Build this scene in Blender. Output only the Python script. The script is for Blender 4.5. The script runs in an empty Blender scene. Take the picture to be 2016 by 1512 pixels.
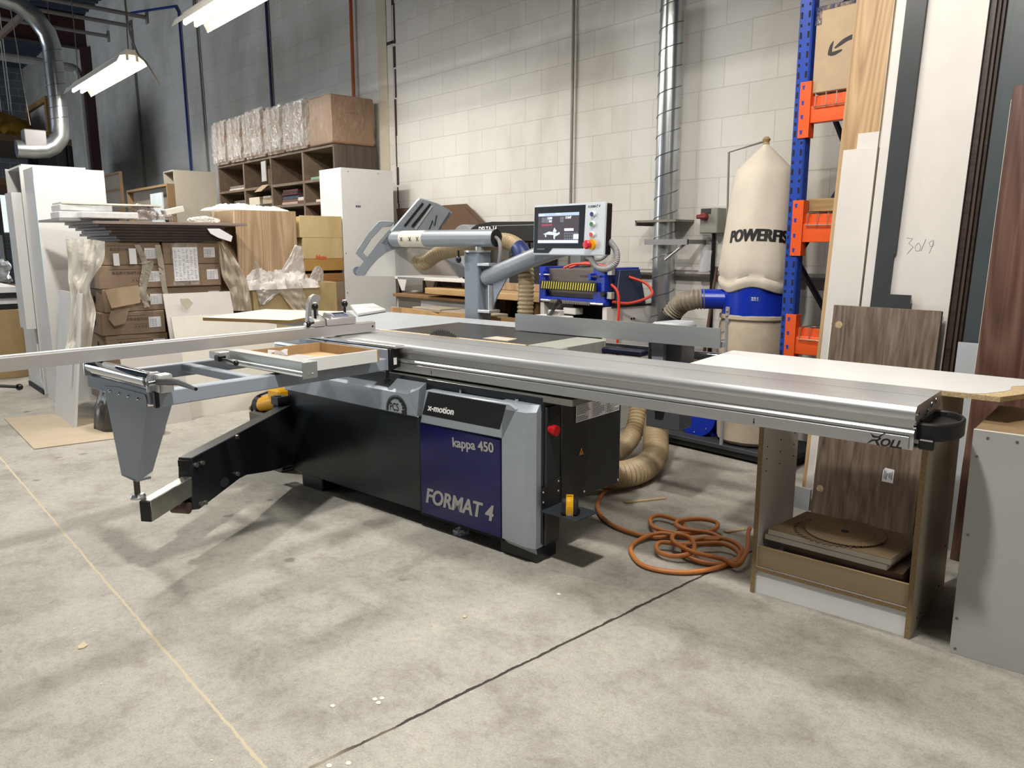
# Woodworking shop: sliding panel saw in front of a painted block wall
import bpy, bmesh, math, random
from mathutils import Matrix, Vector, noise as mnoise
random.seed(4)
S = bpy.context.scene
COL = S.collection

# ---------------------------------------------------------------- camera
HC, FPX, PITCH, ROLL, YAW = 1.38, 1499.3, .18056, -.0013, .84122
MA = .13852                                # the saw stands turned by this angle to the wall
fw = Vector((-math.sin(YAW)*math.cos(PITCH), math.cos(YAW)*math.cos(PITCH), -math.sin(PITCH)))
r0 = Vector((math.cos(YAW), math.sin(YAW), 0)); u0 = r0.cross(fw)
RT = r0*math.cos(ROLL)+u0*math.sin(ROLL); UP = RT.cross(fw)
cam = bpy.data.cameras.new('camera'); camo = bpy.data.objects.new('camera', cam); COL.objects.link(camo)
cam.sensor_width = 36; cam.lens = FPX/2016*36; cam.clip_start = .05; cam.clip_end = 200
camo.matrix_world = Matrix(((RT.x, UP.x, -fw.x, 0), (RT.y, UP.y, -fw.y, 0), (RT.z, UP.z, -fw.z, HC), (0, 0, 0, 1)))
S.camera = camo

# ---------------------------------------------------------------- world, exposure
w = bpy.data.worlds.new('World'); S.world = w; w.use_nodes = True
bg = w.node_tree.nodes['Background']; bg.inputs[0].default_value = (.80, .90, 1, 1); bg.inputs[1].default_value = 1.1
S.view_settings.view_transform = 'Standard'; S.view_settings.look = 'None'
S.view_settings.gamma = 1; S.view_settings.use_curve_mapping = False
S.view_settings.exposure = 0.06
LAMP_W = 84.0                              # each strip light
DAY_W = 360.0                              # daylight through each opening
CE = 6.3                                   # roof deck height
WALLY = 4.83

# ---------------------------------------------------------------- helpers
I4 = Matrix.Identity(4); MF = Matrix.Rotation(MA, 4, 'Z'); FR = I4; WM = {}
def setf(m):
    global FR; FR = m
def ray(px, py): return RT*((px-1008)/FPX)-UP*((py-756)/FPX)+fw
CAM = Vector((0, 0, HC))
def pl(px, py, n, k):
    d = ray(px, py); n = Vector(n); return CAM+d*((k-n.dot(CAM))/n.dot(d))
def B(px, py, x=None, y=None, z=None):     # building frame: a seen point on a known plane
    if x is not None: return pl(px, py, (1, 0, 0), x)
    if y is not None: return pl(px, py, (0, 1, 0), y)
    return pl(px, py, (0, 0, 1), z)
MX = Vector((math.cos(MA), math.sin(MA), 0)); MY = Vector((-math.sin(MA), math.cos(MA), 0))
def Q(px, py, x=None, y=None, z=None):     # the same in the saw's own frame
    if x is not None: p = pl(px, py, MX, x)
    elif y is not None: p = pl(px, py, MY, y)
    else: p = pl(px, py, (0, 0, 1), z)
    return Vector((p.dot(MX), p.dot(MY), p.z))

def lin(c): return c/12.92 if c <= .04045 else ((c+.055)/1.055)**2.4
def hexc(h): return (lin(int(h[0:2], 16)/255), lin(int(h[2:4], 16)/255), lin(int(h[4:6], 16)/255), 1)
def newmat(name):
    m = bpy.data.materials.new(name); m.use_nodes = True; nt = m.node_tree
    return m, nt, nt.nodes['Principled BSDF']
def node(nt, t, **k):
    n = nt.nodes.new(t)
    for a, v in k.items(): setattr(n, a, v)
    return n
def ramp(nt, stops, fac):
    r = node(nt, 'ShaderNodeValToRGB'); e = r.color_ramp.elements
    while len(e) < len(stops): e.new(.5)
    for i, (p, c) in enumerate(stops): e[i].position = p; e[i].color = c
    nt.links.new(fac, r.inputs[0]); return r.outputs[0]
def coords(nt, scale=(1, 1, 1), world=False):
    if world: src = node(nt, 'ShaderNodeNewGeometry').outputs['Position']
    else: src = node(nt, 'ShaderNodeTexCoord').outputs['Object']
    mp = node(nt, 'ShaderNodeMapping'); mp.inputs['Scale'].default_value = scale
    nt.links.new(src, mp.inputs['Vector']); return mp.outputs[0]
def noise(nt, vec, scale, detail=4, rough=.6, dist=0):
    n = node(nt, 'ShaderNodeTexNoise'); n.inputs['Scale'].default_value = scale; n.inputs['Detail'].default_value = detail
    n.inputs['Roughness'].default_value = rough; n.inputs['Distortion'].default_value = dist
    nt.links.new(vec, n.inputs['Vector']); return n.outputs['Fac']
def bumpn(nt, b, h, strength, dist=.01):
    n = node(nt, 'ShaderNodeBump'); n.inputs['Strength'].default_value = strength; n.inputs['Distance'].default_value = dist
    nt.links.new(h, n.inputs['Height']); nt.links.new(n.outputs[0], b.inputs['Normal'])
def dk(c, f): return (c[0]*f, c[1]*f, c[2]*f, 1)
MATS = {}
def mat(name, col, rough=.5, metal=0, var=.1, vs=6, bump=0, bs=80, emit=0, spec=.5, stretch=(1, 1, 1)):
    if name in MATS: return MATS[name]
    m, nt, b = newmat(name); c = hexc(col) if isinstance(col, str) else col
    b.inputs['Roughness'].default_value = rough; b.inputs['Metallic'].default_value = metal
    b.inputs['Specular IOR Level'].default_value = spec; b.inputs['Base Color'].default_value = c
    v = coords(nt, stretch)
    if var: nt.links.new(ramp(nt, [(.3, dk(c, 1-var)), (.7, dk(c, 1+var*.4))], noise(nt, v, vs)), b.inputs['Base Color'])
    if bump: bumpn(nt, b, noise(nt, v, bs, 3), bump, .004)
    if emit: b.inputs['Emission Color'].default_value = c; b.inputs['Emission Strength'].default_value = emit
    MATS[name] = m; return m
def wood(name, c1, c2, c3, grain=(14, 14, .9), rough=.45, ring=0, rs=6, offset=0):
    # grain runs along the axis with the small scale
    if name in MATS: return MATS[name]
    m, nt, b = newmat(name); v = coords(nt, grain); b.inputs['Roughness'].default_value = rough
    f = noise(nt, v, 1.6, 7, .62, .5)
    if ring:                                # cathedral figure: contour lines of a slow noise
        g = (3.4, 3.4, .26) if grain[2] < grain[0] else (.26, 3.4, 3.4)
        mp = node(nt, 'ShaderNodeMapping'); mp.inputs['Location'].default_value = (offset, offset*.7, offset*.3)
        nt.links.new(coords(nt, g), mp.inputs['Vector']); lo = noise(nt, mp.outputs[0], 1.0, 1.5, .45, .2)
        k = node(nt, 'ShaderNodeMath', operation='MULTIPLY'); k.inputs[1].default_value = rs*5; nt.links.new(lo, k.inputs[0])
        pg = node(nt, 'ShaderNodeMath', operation='PINGPONG'); pg.inputs[1].default_value = .5; nt.links.new(k.outputs[0], pg.inputs[0])
        k2 = node(nt, 'ShaderNodeMath', operation='MULTIPLY'); k2.inputs[1].default_value = 2; nt.links.new(pg.outputs[0], k2.inputs[0])
        mx = node(nt, 'ShaderNodeMix'); mx.inputs[0].default_value = ring
        nt.links.new(f, mx.inputs[2]); nt.links.new(k2.outputs[0], mx.inputs[3]); f = mx.outputs[0]
    nt.links.new(ramp(nt, [(.3, hexc(c1)), (.5, hexc(c2)), (.72, hexc(c3))], f), b.inputs['Base Color'])
    bumpn(nt, b, f, .08, .003); MATS[name] = m; return m
def film(name, col, alpha=.5, rough=.18, fold=14, lo=.35, hi=1.7, st=(1, 1, .5)):
    if name in MATS: return MATS[name]
    m, nt, b = newmat(name); v = coords(nt, st); n1 = noise(nt, v, fold, 3, .55, 1.6)
    b.inputs['Base Color'].default_value = hexc(col); b.inputs['Roughness'].default_value = rough
    b.inputs['Specular IOR Level'].default_value = .8
    bumpn(nt, b, n1, 1.0, .03)
    ap = node(nt, 'ShaderNodeMapRange'); ap.inputs['From Min'].default_value = .40; ap.inputs['From Max'].default_value = .68
    ap.inputs['To Min'].default_value = alpha*lo; ap.inputs['To Max'].default_value = min(1, alpha*hi)
    nt.links.new(n1, ap.inputs[0]); nt.links.new(ap.outputs[0], b.inputs['Alpha'])  # patchy opacity: film creases, with highlight streaks painted into the alpha
    MATS[name] = m; return m
def solid_film(name, col, rough=.3, alpha=1):
    if name in MATS: return MATS[name]
    m, nt, b = newmat(name); b.inputs['Base Color'].default_value = hexc(col); b.inputs['Roughness'].default_value = rough
    b.inputs['Alpha'].default_value = alpha; bumpn(nt, b, noise(nt, coords(nt), 11, 3, .55, 1.5), .5, .02)
    t = node(nt, 'ShaderNodeBsdfTranslucent'); t.inputs[0].default_value = hexc(col); mx = node(nt, 'ShaderNodeMixShader'); mx.inputs[0].default_value = .35*alpha
    nt.links.new(b.outputs[0], mx.inputs[1]); nt.links.new(t.outputs[0], mx.inputs[2]); nt.links.new(mx.outputs[0], nt.nodes['Material Output'].inputs[0])
    MATS[name] = m; return m

def box(bm, x0, x1, y0, y1, z0, z1, bev=0, seg=1):
    x0, x1 = min(x0, x1), max(x0, x1); y0, y1 = min(y0, y1), max(y0, y1); z0, z1 = min(z0, z1), max(z0, z1)
    vs = [bm.verts.new((x, y, z)) for x in (x0, x1) for y in (y0, y1) for z in (z0, z1)]
    fs = [bm.faces.new([vs[i] for i in f]) for f in ((0, 1, 3, 2), (4, 6, 7, 5), (0, 4, 5, 1), (2, 3, 7, 6), (0, 2, 6, 4), (1, 5, 7, 3))]
    if bev:
        es = list({e for f in fs for e in f.edges})
        bmesh.ops.bevel(bm, geom=es, offset=min(bev, .45*min(x1-x0, y1-y0, z1-z0)), segments=seg, affect='EDGES')
    return bm
def prism(bm, pts, vec, bev=0):
    pts = [Vector(p) for p in pts]; vec = Vector(vec)
    a = [bm.verts.new(p) for p in pts]; b2 = [bm.verts.new(p+vec) for p in pts]; n = len(pts)
    fs = [bm.faces.new(a[::-1]), bm.faces.new(b2)]+[bm.faces.new((a[i], a[(i+1) % n], b2[(i+1) % n], b2[i])) for i in range(n)]
    if bev:
        es = list({e for f in fs for e in f.edges}); bmesh.ops.bevel(bm, geom=es, offset=bev, segments=1, affect='EDGES')
    return bm
def ringframe(d):
    d = d.normalized(); a = Vector((0, 0, 1)) if abs(d.z) < .95 else Vector((1, 0, 0))
    u = d.cross(a).normalized(); return u, d.cross(u).normalized()
def cyl(bm, p0, p1, r, r2=None, seg=20):
    return tube(bm, [p0, p1], [r, r if r2 is None else r2], seg)
def tube(bm, pts, r, seg=12, caps=True):
    pts = [Vector(p) for p in pts]; n = len(pts); rs = r if isinstance(r, (list, tuple)) else [r]*n
    rings = []; u = None
    for i, p in enumerate(pts):
        d = (pts[min(i+1, n-1)]-pts[max(i-1, 0)])
        if d.length < 1e-9: d = Vector((0, 0, 1))
        d.normalize()
        if u is None: u, v = ringframe(d)
        else: u = (u-d*u.dot(d)).normalized(); v = d.cross(u)
        rings.append([bm.verts.new(p+(u*math.cos(2*math.pi*k/seg)+v*math.sin(2*math.pi*k/seg))*rs[i]) for k in range(seg)])
    for a, b2 in zip(rings, rings[1:]):
        for k in range(seg): bm.faces.new((a[k], a[(k+1) % seg], b2[(k+1) % seg], b2[k]))
    if caps: bm.faces.new(rings[0][::-1]); bm.faces.new(rings[-1])
    return bm
def spline(pts, n=10):                       # Catmull-Rom through the points
    P = [Vector(p) for p in pts]; P = [P[0]*2-P[1]]+P+[P[-1]*2-P[-2]]; out = []
    for i in range(1, len(P)-2):
        for k in range(n):
            t = k/n; a, b2, c, d = P[i-1:i+3]
            out.append(.5*((2*b2)+(c-a)*t+(2*a-5*b2+4*c-d)*t*t+(3*b2-a-3*c+d)*t**3))
    return out+[P[-2]]
def resample(pts, step):
    out = [pts[0].copy()]; acc = 0
    for a, b2 in zip(pts, pts[1:]):
        L = (b2-a).length; t = step-acc
        while t <= L: out.append(a+(b2-a)*(t/L)); t += step
        acc = (acc+L) % step if L else acc
    return out
def hose(bm, pts, r, pitch=.028, amp=.12, seg=18):   # corrugated hose
    p = resample(spline(pts, 14), pitch/4)
    pat = (1-amp, 1-amp*.2, 1+amp*.3, 1-amp*.2)
    return tube(bm, p, [r*pat[i % 4] for i in range(len(p))], seg)
def lathe(bm, prof, c, seg=28, ax='Z', arc=1.0, caps=True):
    c = Vector(c); rings = []
    for r, h in prof:
        ring = []
        for k in range(seg+(arc < 1)):
            t = 2*math.pi*arc*k/seg; a, b2 = r*math.cos(t), r*math.sin(t)
            ring.append(bm.verts.new(c+Vector({'Z': (a, b2, h), 'X': (h, a, b2), 'Y': (b2, h, a)}[ax])))
        rings.append(ring)
    m = len(rings[0])
    for a, b2 in zip(rings, rings[1:]):
        for k in range(m if arc >= 1 else m-1): bm.faces.new((a[k], a[(k+1) % m], b2[(k+1) % m], b2[k]))
    if arc >= 1 and caps:
        for rg, rv in ((rings[0], prof[0][0]), (rings[-1], prof[-1][0])):
            if rv > 1e-6: bm.faces.new(rg)
    bmesh.ops.remove_doubles(bm, verts=[v for rg in rings for v in rg], dist=1e-7); return bm
def ball(bm, c, r, seg=16, sc=(1, 1, 1)):
    bmesh.ops.create_uvsphere(bm, u_segments=seg, v_segments=max(6, seg//2), radius=r, matrix=Matrix.Translation(Vector(c)) @ Matrix.Diagonal((*sc, 1)))
    return bm
def sheet(bm, f, nu, nv, thick=0):           # a surface f(u,v) on a grid; thick closes it
    g = [[bm.verts.new(f(i/nu, j/nv)) for j in range(nv+1)] for i in range(nu+1)]
    for i in range(nu):
        for j in range(nv): bm.faces.new((g[i][j], g[i+1][j], g[i+1][j+1], g[i][j+1]))
    if thick: bmesh.ops.solidify(bm, geom=bm.faces[:], thickness=thick)
    return bm
def text(bm, s, p0, p1, up, depth=.0008, shear=0, bold=0, aspect=1, fill=.0):
    # lettering whose baseline runs from p0 to p1
    p0, p1 = Vector(p0), Vector(p1); xd = (p1-p0).normalized(); up = Vector(up); up = (up-xd*up.dot(xd)).normalized(); nn = xd.cross(up)
    bold_ = bold; bold = min(bold, .02)
    cu = bpy.data.curves.new('lettering', 'FONT'); cu.body = s; cu.size = 1; cu.shear = shear; cu.offset = bold; cu.extrude = .0; cu.resolution_u = 4
    ob = bpy.data.objects.new('lettering', cu); COL.objects.link(ob)
    dg = bpy.context.evaluated_depsgraph_get(); dg.update(); me = bpy.data.meshes.new_from_object(ob.evaluated_get(dg))
    bpy.data.objects.remove(ob); bpy.data.curves.remove(cu)
    if not me.vertices: return bm
    xs = [v.co.x for v in me.vertices]; wd = max(xs)-min(xs); k = (p1-p0).length/wd
    t = bmesh.new(); t.from_mesh(me); bpy.data.meshes.remove(me)
    sh_ = [0] if bold_ <= .022 else [(bold_-.02)*k*q for q in (-1.6, -.8, 0, .8, 1.6)]
    for n_, ds in enumerate(sh_):            # heavy letters: strokes laid side by side
        mp = {}
        for v in t.verts: mp[v] = bm.verts.new(p0+xd*((v.co.x-min(xs))*k+ds)+up*v.co.y*k*aspect+nn*(depth+n_*.00006))
        for f in t.faces:
            try: bm.faces.new([mp[v] for v in f.verts])
            except ValueError: pass
    t.free(); return bm
def nb(): return bmesh.new()
def obj(name, bm, m, parent=None, kind=None, label=None, flat=False, angle=35):
    if parent is None:
        lo = Vector((min(v.co[i] for v in bm.verts) for i in range(3))); hi = Vector((max(v.co[i] for v in bm.verts) for i in range(3)))
        T = FR @ Matrix.Translation(((lo.x+hi.x)/2, (lo.y+hi.y)/2, lo.z))
    else: T = WM[parent]
    bm.transform(T.inverted() @ FR); bmesh.ops.recalc_face_normals(bm, faces=bm.faces[:])
    me = bpy.data.meshes.new(name); bm.to_mesh(me); bm.free()
    for x in (m if isinstance(m, list) else [m]): me.materials.append(x)
    if not flat:
        for p in me.polygons: p.use_smooth = True
        me.set_sharp_from_angle(angle=math.radians(angle))
    o = bpy.data.objects.new(name, me); COL.objects.link(o); WM[o] = T
    if parent is None: o.matrix_world = T
    else: o.parent = parent
    if kind: o['kind'] = kind
    if label: o['label'] = label
    return o
def tag(o, label, cat, group=None, kind=None):
    o['label'] = label; o['category'] = cat
    if group: o['group'] = group
    if kind: o['kind'] = kind
    return o
def thing(name, label, cat, base, group=None):
    o = bpy.data.objects.new(name, None); COL.objects.link(o); o.empty_display_size = .05
    WM[o] = FR @ Matrix.Translation(Vector(base)); o.matrix_world = WM[o]
    return tag(o, label, cat, group)
def struct(name, bm, m): return obj(name, bm, m, None, 'structure')

# ---------------------------------------------------------------- materials
WHITE = mat('white_melamine', 'D8D8D7', .35, var=.03)
WHITE2 = mat('white_board', 'C8C4C0', .4, var=.05)
CREAM = mat('cream_board', 'D3CFC4', .4, var=.05)
GREYB = mat('grey_board', 'A9AEB2', .4, var=.04)
LGREY = mat('pale_grey_board', 'A5A7A6', .45, var=.05)
DGREY = mat('dark_grey_board', '35393B', .35, var=.12)
MDF = mat('mdf', 'A08560', .7, var=.15, vs=30)
CHIP = mat('particle_board', '8C7452', .85, var=.32, vs=140, bump=.5, bs=200)
CHIPL = mat('pale_particle_board', 'C0AA82', .9, var=.4, vs=160, bump=.6, bs=160)
KRAFT = mat('corrugated_cardboard', '8A7561', .75, var=.12, vs=9, stretch=(1, 1, 8))
KRAFT2 = mat('pale_cardboard', 'AC967A', .75, var=.12, vs=7)
KRAFTD = mat('dark_cardboard', '614A38', .75, var=.15)
PLY = wood('plywood', 'AE9868', 'BBA67A', 'C6B28A', (3, 3, .7), .6)
OAK = wood('oak_veneer', '84694A', 'A38560', 'B59A74', (14, 14, .7), .5, .24, 4.0, 3)
OAKT = wood('oak_laminate', '927A5E', 'A58B6E', 'B49C80', (13, 13, .7), .45, .3, 4, 1)
WALN = wood('walnut_veneer', '4A3D34', '6B5C50', '85776B', (26, 26, .5), .4, .10, 5)
WALR = wood('reddish_walnut', '38251F', '55392F', '6E5347', (30, 30, .5), .4, .2, 6)
WALD = wood('dark_walnut_edge', '2E2420', '3E312C', '4C3D37', (.6, 9, 30), .4)
PIGE = wood('brown_grey_laminate', '685849', '746353', '7F6E5D', (6, 6, 6), .6)
SLAB = wood('pine_worktop', 'A3845A', 'B8986C', 'C8AA80', (1, 9, 9), .5)
FLEX = mat('aluminium', 'C9CBCC', .37, .82, var=.08, vs=3, stretch=(.6, 12, 12))
ALU2 = mat('satin_aluminium', 'B4B6B7', .42, .75, var=.08, vs=3, stretch=(.6, 10, 10))
FENCE = mat('fence_aluminium', 'BCBAB8', .45, .6, var=.05, vs=3)
STEEL = mat('ground_steel', '6E6C6A', .33, .85, var=.35, vs=3, stretch=(1, 14, 1))
SHEETM = mat('galvanized', 'C2C7C9', .27, .85, var=.2, vs=5)
CHROME = mat('chrome', 'D8DCE0', .08, 1, var=0)
GREYP = mat('grey_blue_paint', '8D96A3', .42, var=.03)
GREYL = mat('pale_grey_paint', 'A4A9AF', .4, var=.05)
HAMMER = mat('hammer_grey_paint', '8A9199', .38, .15, var=.12, vs=120)
SILVER = mat('silver_fascia', '9EA6AF', .36, .25, var=.05, vs=20)
ANTH = mat('anthracite_paint', '1C2126', .3, var=.12, vs=2)
ANTH2 = mat('dark_side_paint', '2A2D30', .38, var=.1)
BLUEP = mat('cobalt_panel', '0C0E52', .2, var=.25, vs=9)
BLACK = mat('black_plastic', '0E0F12', .35, var=0)
BLACKM = mat('black_mat', '0A0A0A', .8, var=0)
RUBBER = mat('black_rubber', '141416', .55, var=.1)
RED = mat('red_plastic', 'B5121B', .35, var=0)
YEL = mat('yellow_plastic', 'E5A910', .4, var=.05)
BLUE = mat('blue_enamel', '0F2FA8', .3, var=.08)
RBLUE = mat('rack_blue', '1B3F9C', .38, var=.1)
ORANGE = mat('rack_orange', 'DC5620', .4, var=.08)
INK = mat('black_ink', '121212', .6, var=0)
INKW = mat('white_print', 'F2F2F2', .5, var=0)
INKG = mat('silver_print', 'A9A8A6', .4, .2, var=0)
PAPER = mat('paper', 'E4E4E8', .7, var=.03)
CANVAS = mat('canvas', 'D3C9BA', .9, var=.1, vs=5, bump=.15, bs=300)
CANVASD = mat('dusty_canvas', 'B8AA96', .9, var=.25, vs=5, bump=.15, bs=200)
BEIGEH = mat('beige_hose', 'B09C7A', .45, var=.12)
GREYH = mat('grey_hose', '857C6C', .5, var=.12)
ORH = mat('orange_rubber', 'C0783E', .5, var=.1)
REDH = mat('red_hose', 'E0442E', .4, var=.05)
FILM = film('clear_film', 'EDEBE8', .14, .12)
FILMW = solid_film('white_film', 'EFECEA')
STRETCH = film('stretch_film', 'EFEDEA', .40, .08, 9)
# ---------------------------------------------------------------- floor, walls, roof
def floor_mat():
    m, nt, b = newmat('concrete_floor'); L = nt.links
    v = coords(nt, (1, 1, 1), True)
    n1 = noise(nt, v, .55, 6, .62, .6); n2 = noise(nt, v, 4, 8, .7, .3); n3 = noise(nt, v, 34, 6, .75); n4 = noise(nt, v, 150, 3, .7)
    base = ramp(nt, [(.28, hexc('89867F')), (.47, hexc('A6A39B')), (.7, hexc('B6B3AB'))], n1)
    det = ramp(nt, [(.34, (.68, .665, .64, 1)), (.5, (.93, .93, .92, 1)), (.7, (1.06, 1.06, 1.05, 1))], n2)
    fine = ramp(nt, [(.3, (.80, .79, .78, 1)), (.52, (1, 1, 1, 1)), (.75, (1.08, 1.08, 1.08, 1))], n3)
    def mul(a, c):
        x = node(nt, 'ShaderNodeMix', data_type='RGBA', blend_type='MULTIPLY'); x.inputs[0].default_value = 1
        L.new(a, x.inputs[6]); L.new(c, x.inputs[7]); return x.outputs[2]
    grit = ramp(nt, [(.32, (.82, .81, .80, 1)), (.5, (1, 1, 1, 1)), (.70, (1.12, 1.12, 1.12, 1))], n4)
    col = mul(mul(mul(base, det), fine), grit)
    vo = node(nt, 'ShaderNodeTexVoronoi'); vo.inputs['Scale'].default_value = 2.6; vo.inputs['Randomness'].default_value = 1
    wob = node(nt, 'ShaderNodeVectorMath', operation='ADD'); L.new(v, wob.inputs[0])
    nz = node(nt, 'ShaderNodeTexNoise'); nz.inputs['Scale'].default_value = 16; L.new(v, nz.inputs['Vector'])
    sc = node(nt, 'ShaderNodeVectorMath', operation='SCALE'); sc.inputs['Scale'].default_value = .05; L.new(nz.outputs['Color'], sc.inputs[0]); L.new(sc.outputs[0], wob.inputs[1])
    L.new(wob.outputs[0], vo.inputs['Vector'])
    spots = ramp(nt, [(.05, (.60, .57, .53, 1)), (.085, (1, 1, 1, 1))], vo.outputs['Distance'])
    col = mul(col, spots)
    sx = node(nt, 'ShaderNodeSeparateXYZ'); L.new(v, sx.inputs[0])
    wv = noise(nt, v, 9, 4, .7)
    def math_(op, a, c=None):
        n = node(nt, 'ShaderNodeMath', operation=op)
        for i, x in enumerate((a, c)):
            if x is None: continue
            if isinstance(x, (int, float)): n.inputs[i].default_value = x
            else: L.new(x, n.inputs[i])
        return n.outputs[0]
    for comp, pos, wd, tone in (('Y', .722, .0048, 'BDB198'), ('X', -1.722, .0062, '3A3430')):
        d = math_('ABSOLUTE', math_('SUBTRACT', math_('ADD', sx.outputs[comp], math_('MULTIPLY', math_('SUBTRACT', wv, .5), .022)), pos))
        f = math_('LESS_THAN', d, math_('ADD', math_('MULTIPLY', wv, wd*1.2), wd*.4))
        x = node(nt, 'ShaderNodeMix', data_type='RGBA'); L.new(f, x.inputs[0]); L.new(col, x.inputs[6])
        if comp == 'X':
            L.new(ramp(nt, [(.56, hexc('3A3430')), (.62, hexc('A0957F'))], noise(nt, v, 1.7, 2)), x.inputs[7])
        else: x.inputs[7].default_value = hexc(tone)
        col = x.outputs[2]
    L.new(col, b.inputs['Base Color'])
    L.new(ramp(nt, [(.3, (.55, .55, .55, 1)), (.7, (.8, .8, .8, 1))], n2), b.inputs['Roughness'])
    b.inputs['Specular IOR Level'].default_value = .3
    bumpn(nt, b, n3, .12, .004); return m
def block_mat(name, c1, c2, dirt):
    m, nt, b = newmat(name); L = nt.links
    g = node(nt, 'ShaderNodeNewGeometry'); s = node(nt, 'ShaderNodeSeparateXYZ'); L.new(g.outputs['Position'], s.inputs[0])
    c = node(nt, 'ShaderNodeCombineXYZ')
    ad = node(nt, 'ShaderNodeMath', operation='ADD'); L.new(s.outputs['X'], ad.inputs[0]); L.new(s.outputs['Y'], ad.inputs[1])
    ax = node(nt, 'ShaderNodeMath', operation='ADD'); ax.inputs[1].default_value = 20.0-4.83+.05; L.new(ad.outputs[0], ax.inputs[0])
    az = node(nt, 'ShaderNodeMath', operation='ADD'); az.inputs[1].default_value = -.022; L.new(s.outputs['Z'], az.inputs[0])
    L.new(ax.outputs[0], c.inputs[0]); L.new(az.outputs[0], c.inputs[1])
    br = node(nt, 'ShaderNodeTexBrick', offset=.5); br.inputs['Scale'].default_value = 1
    br.inputs['Brick Width'].default_value = .4064; br.inputs['Row Height'].default_value = .2032
    br.inputs['Mortar Size'].default_value = .0045; br.inputs['Mortar Smooth'].default_value = .5
    br.inputs['Color1'].default_value = hexc(c1); br.inputs['Color2'].default_value = hexc(c2); br.inputs['Mortar'].default_value = hexc('C3C0BA')
    L.new(c.outputs[0], br.inputs['Vector'])
    v = coords(nt, (1, 1, .55), True); st = ramp(nt, [(.36, hexc(dirt)), (.56, (1, 1, 1, 1))], noise(nt, v, .9, 6, .6, .3))
    x = node(nt, 'ShaderNodeMix', data_type='RGBA', blend_type='MULTIPLY'); x.inputs[0].default_value = .42
    L.new(br.outputs['Color'], x.inputs[6]); L.new(st, x.inputs[7]); L.new(x.outputs[2], b.inputs['Base Color'])
    b.inputs['Roughness'].default_value = .6
    h = node(nt, 'ShaderNodeMath', operation='SUBTRACT'); L.new(noise(nt, coords(nt, (1, 1, 1), True), 90, 4), h.inputs[0]); L.new(br.outputs['Fac'], h.inputs[1])
    bumpn(nt, b, h.outputs[0], .16, .004); return m
FLOORM = floor_mat(); BLOCK = block_mat('painted_block', 'DAD8D3', 'D3D1CC', 'C6BCA9'); BLOCKG = block_mat('grey_block', '70757A', '686D72', '8C8A86')
DECKM = mat('roof_deck', '3A4454', .6, var=.15); MAROON = mat('maroon_steel', '40201F', .55, var=.1); JOISTM = mat('joist_paint', '6A6666', .6, var=.1)

X0, X1, Y0 = -26, 5.5, -7.5
struct('floor', box(nb(), X0, X1, Y0, WALLY+.2, -.1, 0), FLOORM)
struct('wall_back', box(nb(), X0, X1, WALLY, WALLY+.2, 0, CE), BLOCK)
bm = nb()                                   # end wall with a daylight opening
for a in ((Y0, 2.9, 0, CE), (4.1, WALLY, 0, CE), (2.9, 4.1, 0, 1.75), (2.9, 4.1, 3.0, CE)): box(bm, X0-.2, X0, *a)
struct('wall_left', bm, BLOCKG)
struct('wall_right', box(nb(), X1, X1+.2, Y0, WALLY, 0, CE), BLOCKG)
bm = nb()                                   # wall behind the camera with a raised dock door
for a in ((X0, -18.5, 0, CE), (-12.5, X1, 0, CE), (-18.5, -12.5, 4.0, CE)): box(bm, a[0], a[1], Y0-.2, Y0, a[2], a[3])
struct('wall_front', bm, BLOCKG)
bm = nb(); n = 0; x = X0
prof = []
while x < X1:
    prof += [(x, CE), (x+.10, CE), (x+.13, CE-.06), (x+.22, CE-.06), (x+.25, CE)]; x += .25
prof = [(a, z) for a, z in prof if a <= X1]
ov = [[bm.verts.new((a, y, z)) for a, z in prof] for y in (Y0, WALLY)]
for i in range(len(prof)-1): bm.faces.new((ov[0][i], ov[0][i+1], ov[1][i+1], ov[1][i]))
box(bm, X0, X1, Y0, WALLY, CE+.02, CE+.1)
struct('ceiling', bm, DECKM)
bm = nb(); box(bm, X0, X0+.04, 2.9, 4.1, 1.71, 1.75); box(bm, X0, X0+.04, 3.48, 3.52, 1.75, 3.0); box(bm, X0, X0+.04, 2.86, 2.9, 1.71, 3.04); box(bm, X0, X0+.04, 4.1, 4.14, 1.71, 3.04)
struct('window_1', bm, mat('window_frame', 'A8A49A', .5))
for i, x in enumerate((-19.2, -13.0)):       # girders and their flanges
    bm = nb(); box(bm, x-.1, x+.1, Y0, WALLY, CE-.75, CE-.73); box(bm, x-.01, x+.01, Y0, WALLY, CE-.74, CE-.09); box(bm, x-.1, x+.1, Y0, WALLY, CE-.1, CE-.08)
    if i == 0: struct('trim_1', bm, MAROON)
for i, y in enumerate((-1.2, .9, 2.9)):      # open web joists along the shop
    bm = nb(); box(bm, X0, X1, y-.04, y+.04, CE-.12, CE-.08); box(bm, X0, X1, y-.04, y+.04, CE-.62, CE-.58); k = X0
    while k < X1-1: tube(bm, [(k, y, CE-.6), (k+.5, y, CE-.1)], .012, 6); tube(bm, [(k+.5, y, CE-.1), (k+1, y, CE-.6)], .012, 6); k += 1
    struct('trim_%d' % (i+2), bm, JOISTM)
bm = nb(); box(bm, -19.08, -18.9, WALLY-.18, WALLY-.005, 0, CE-.75)
struct('trim_5', bm, MAROON)                 # steel column in the wall
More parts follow.
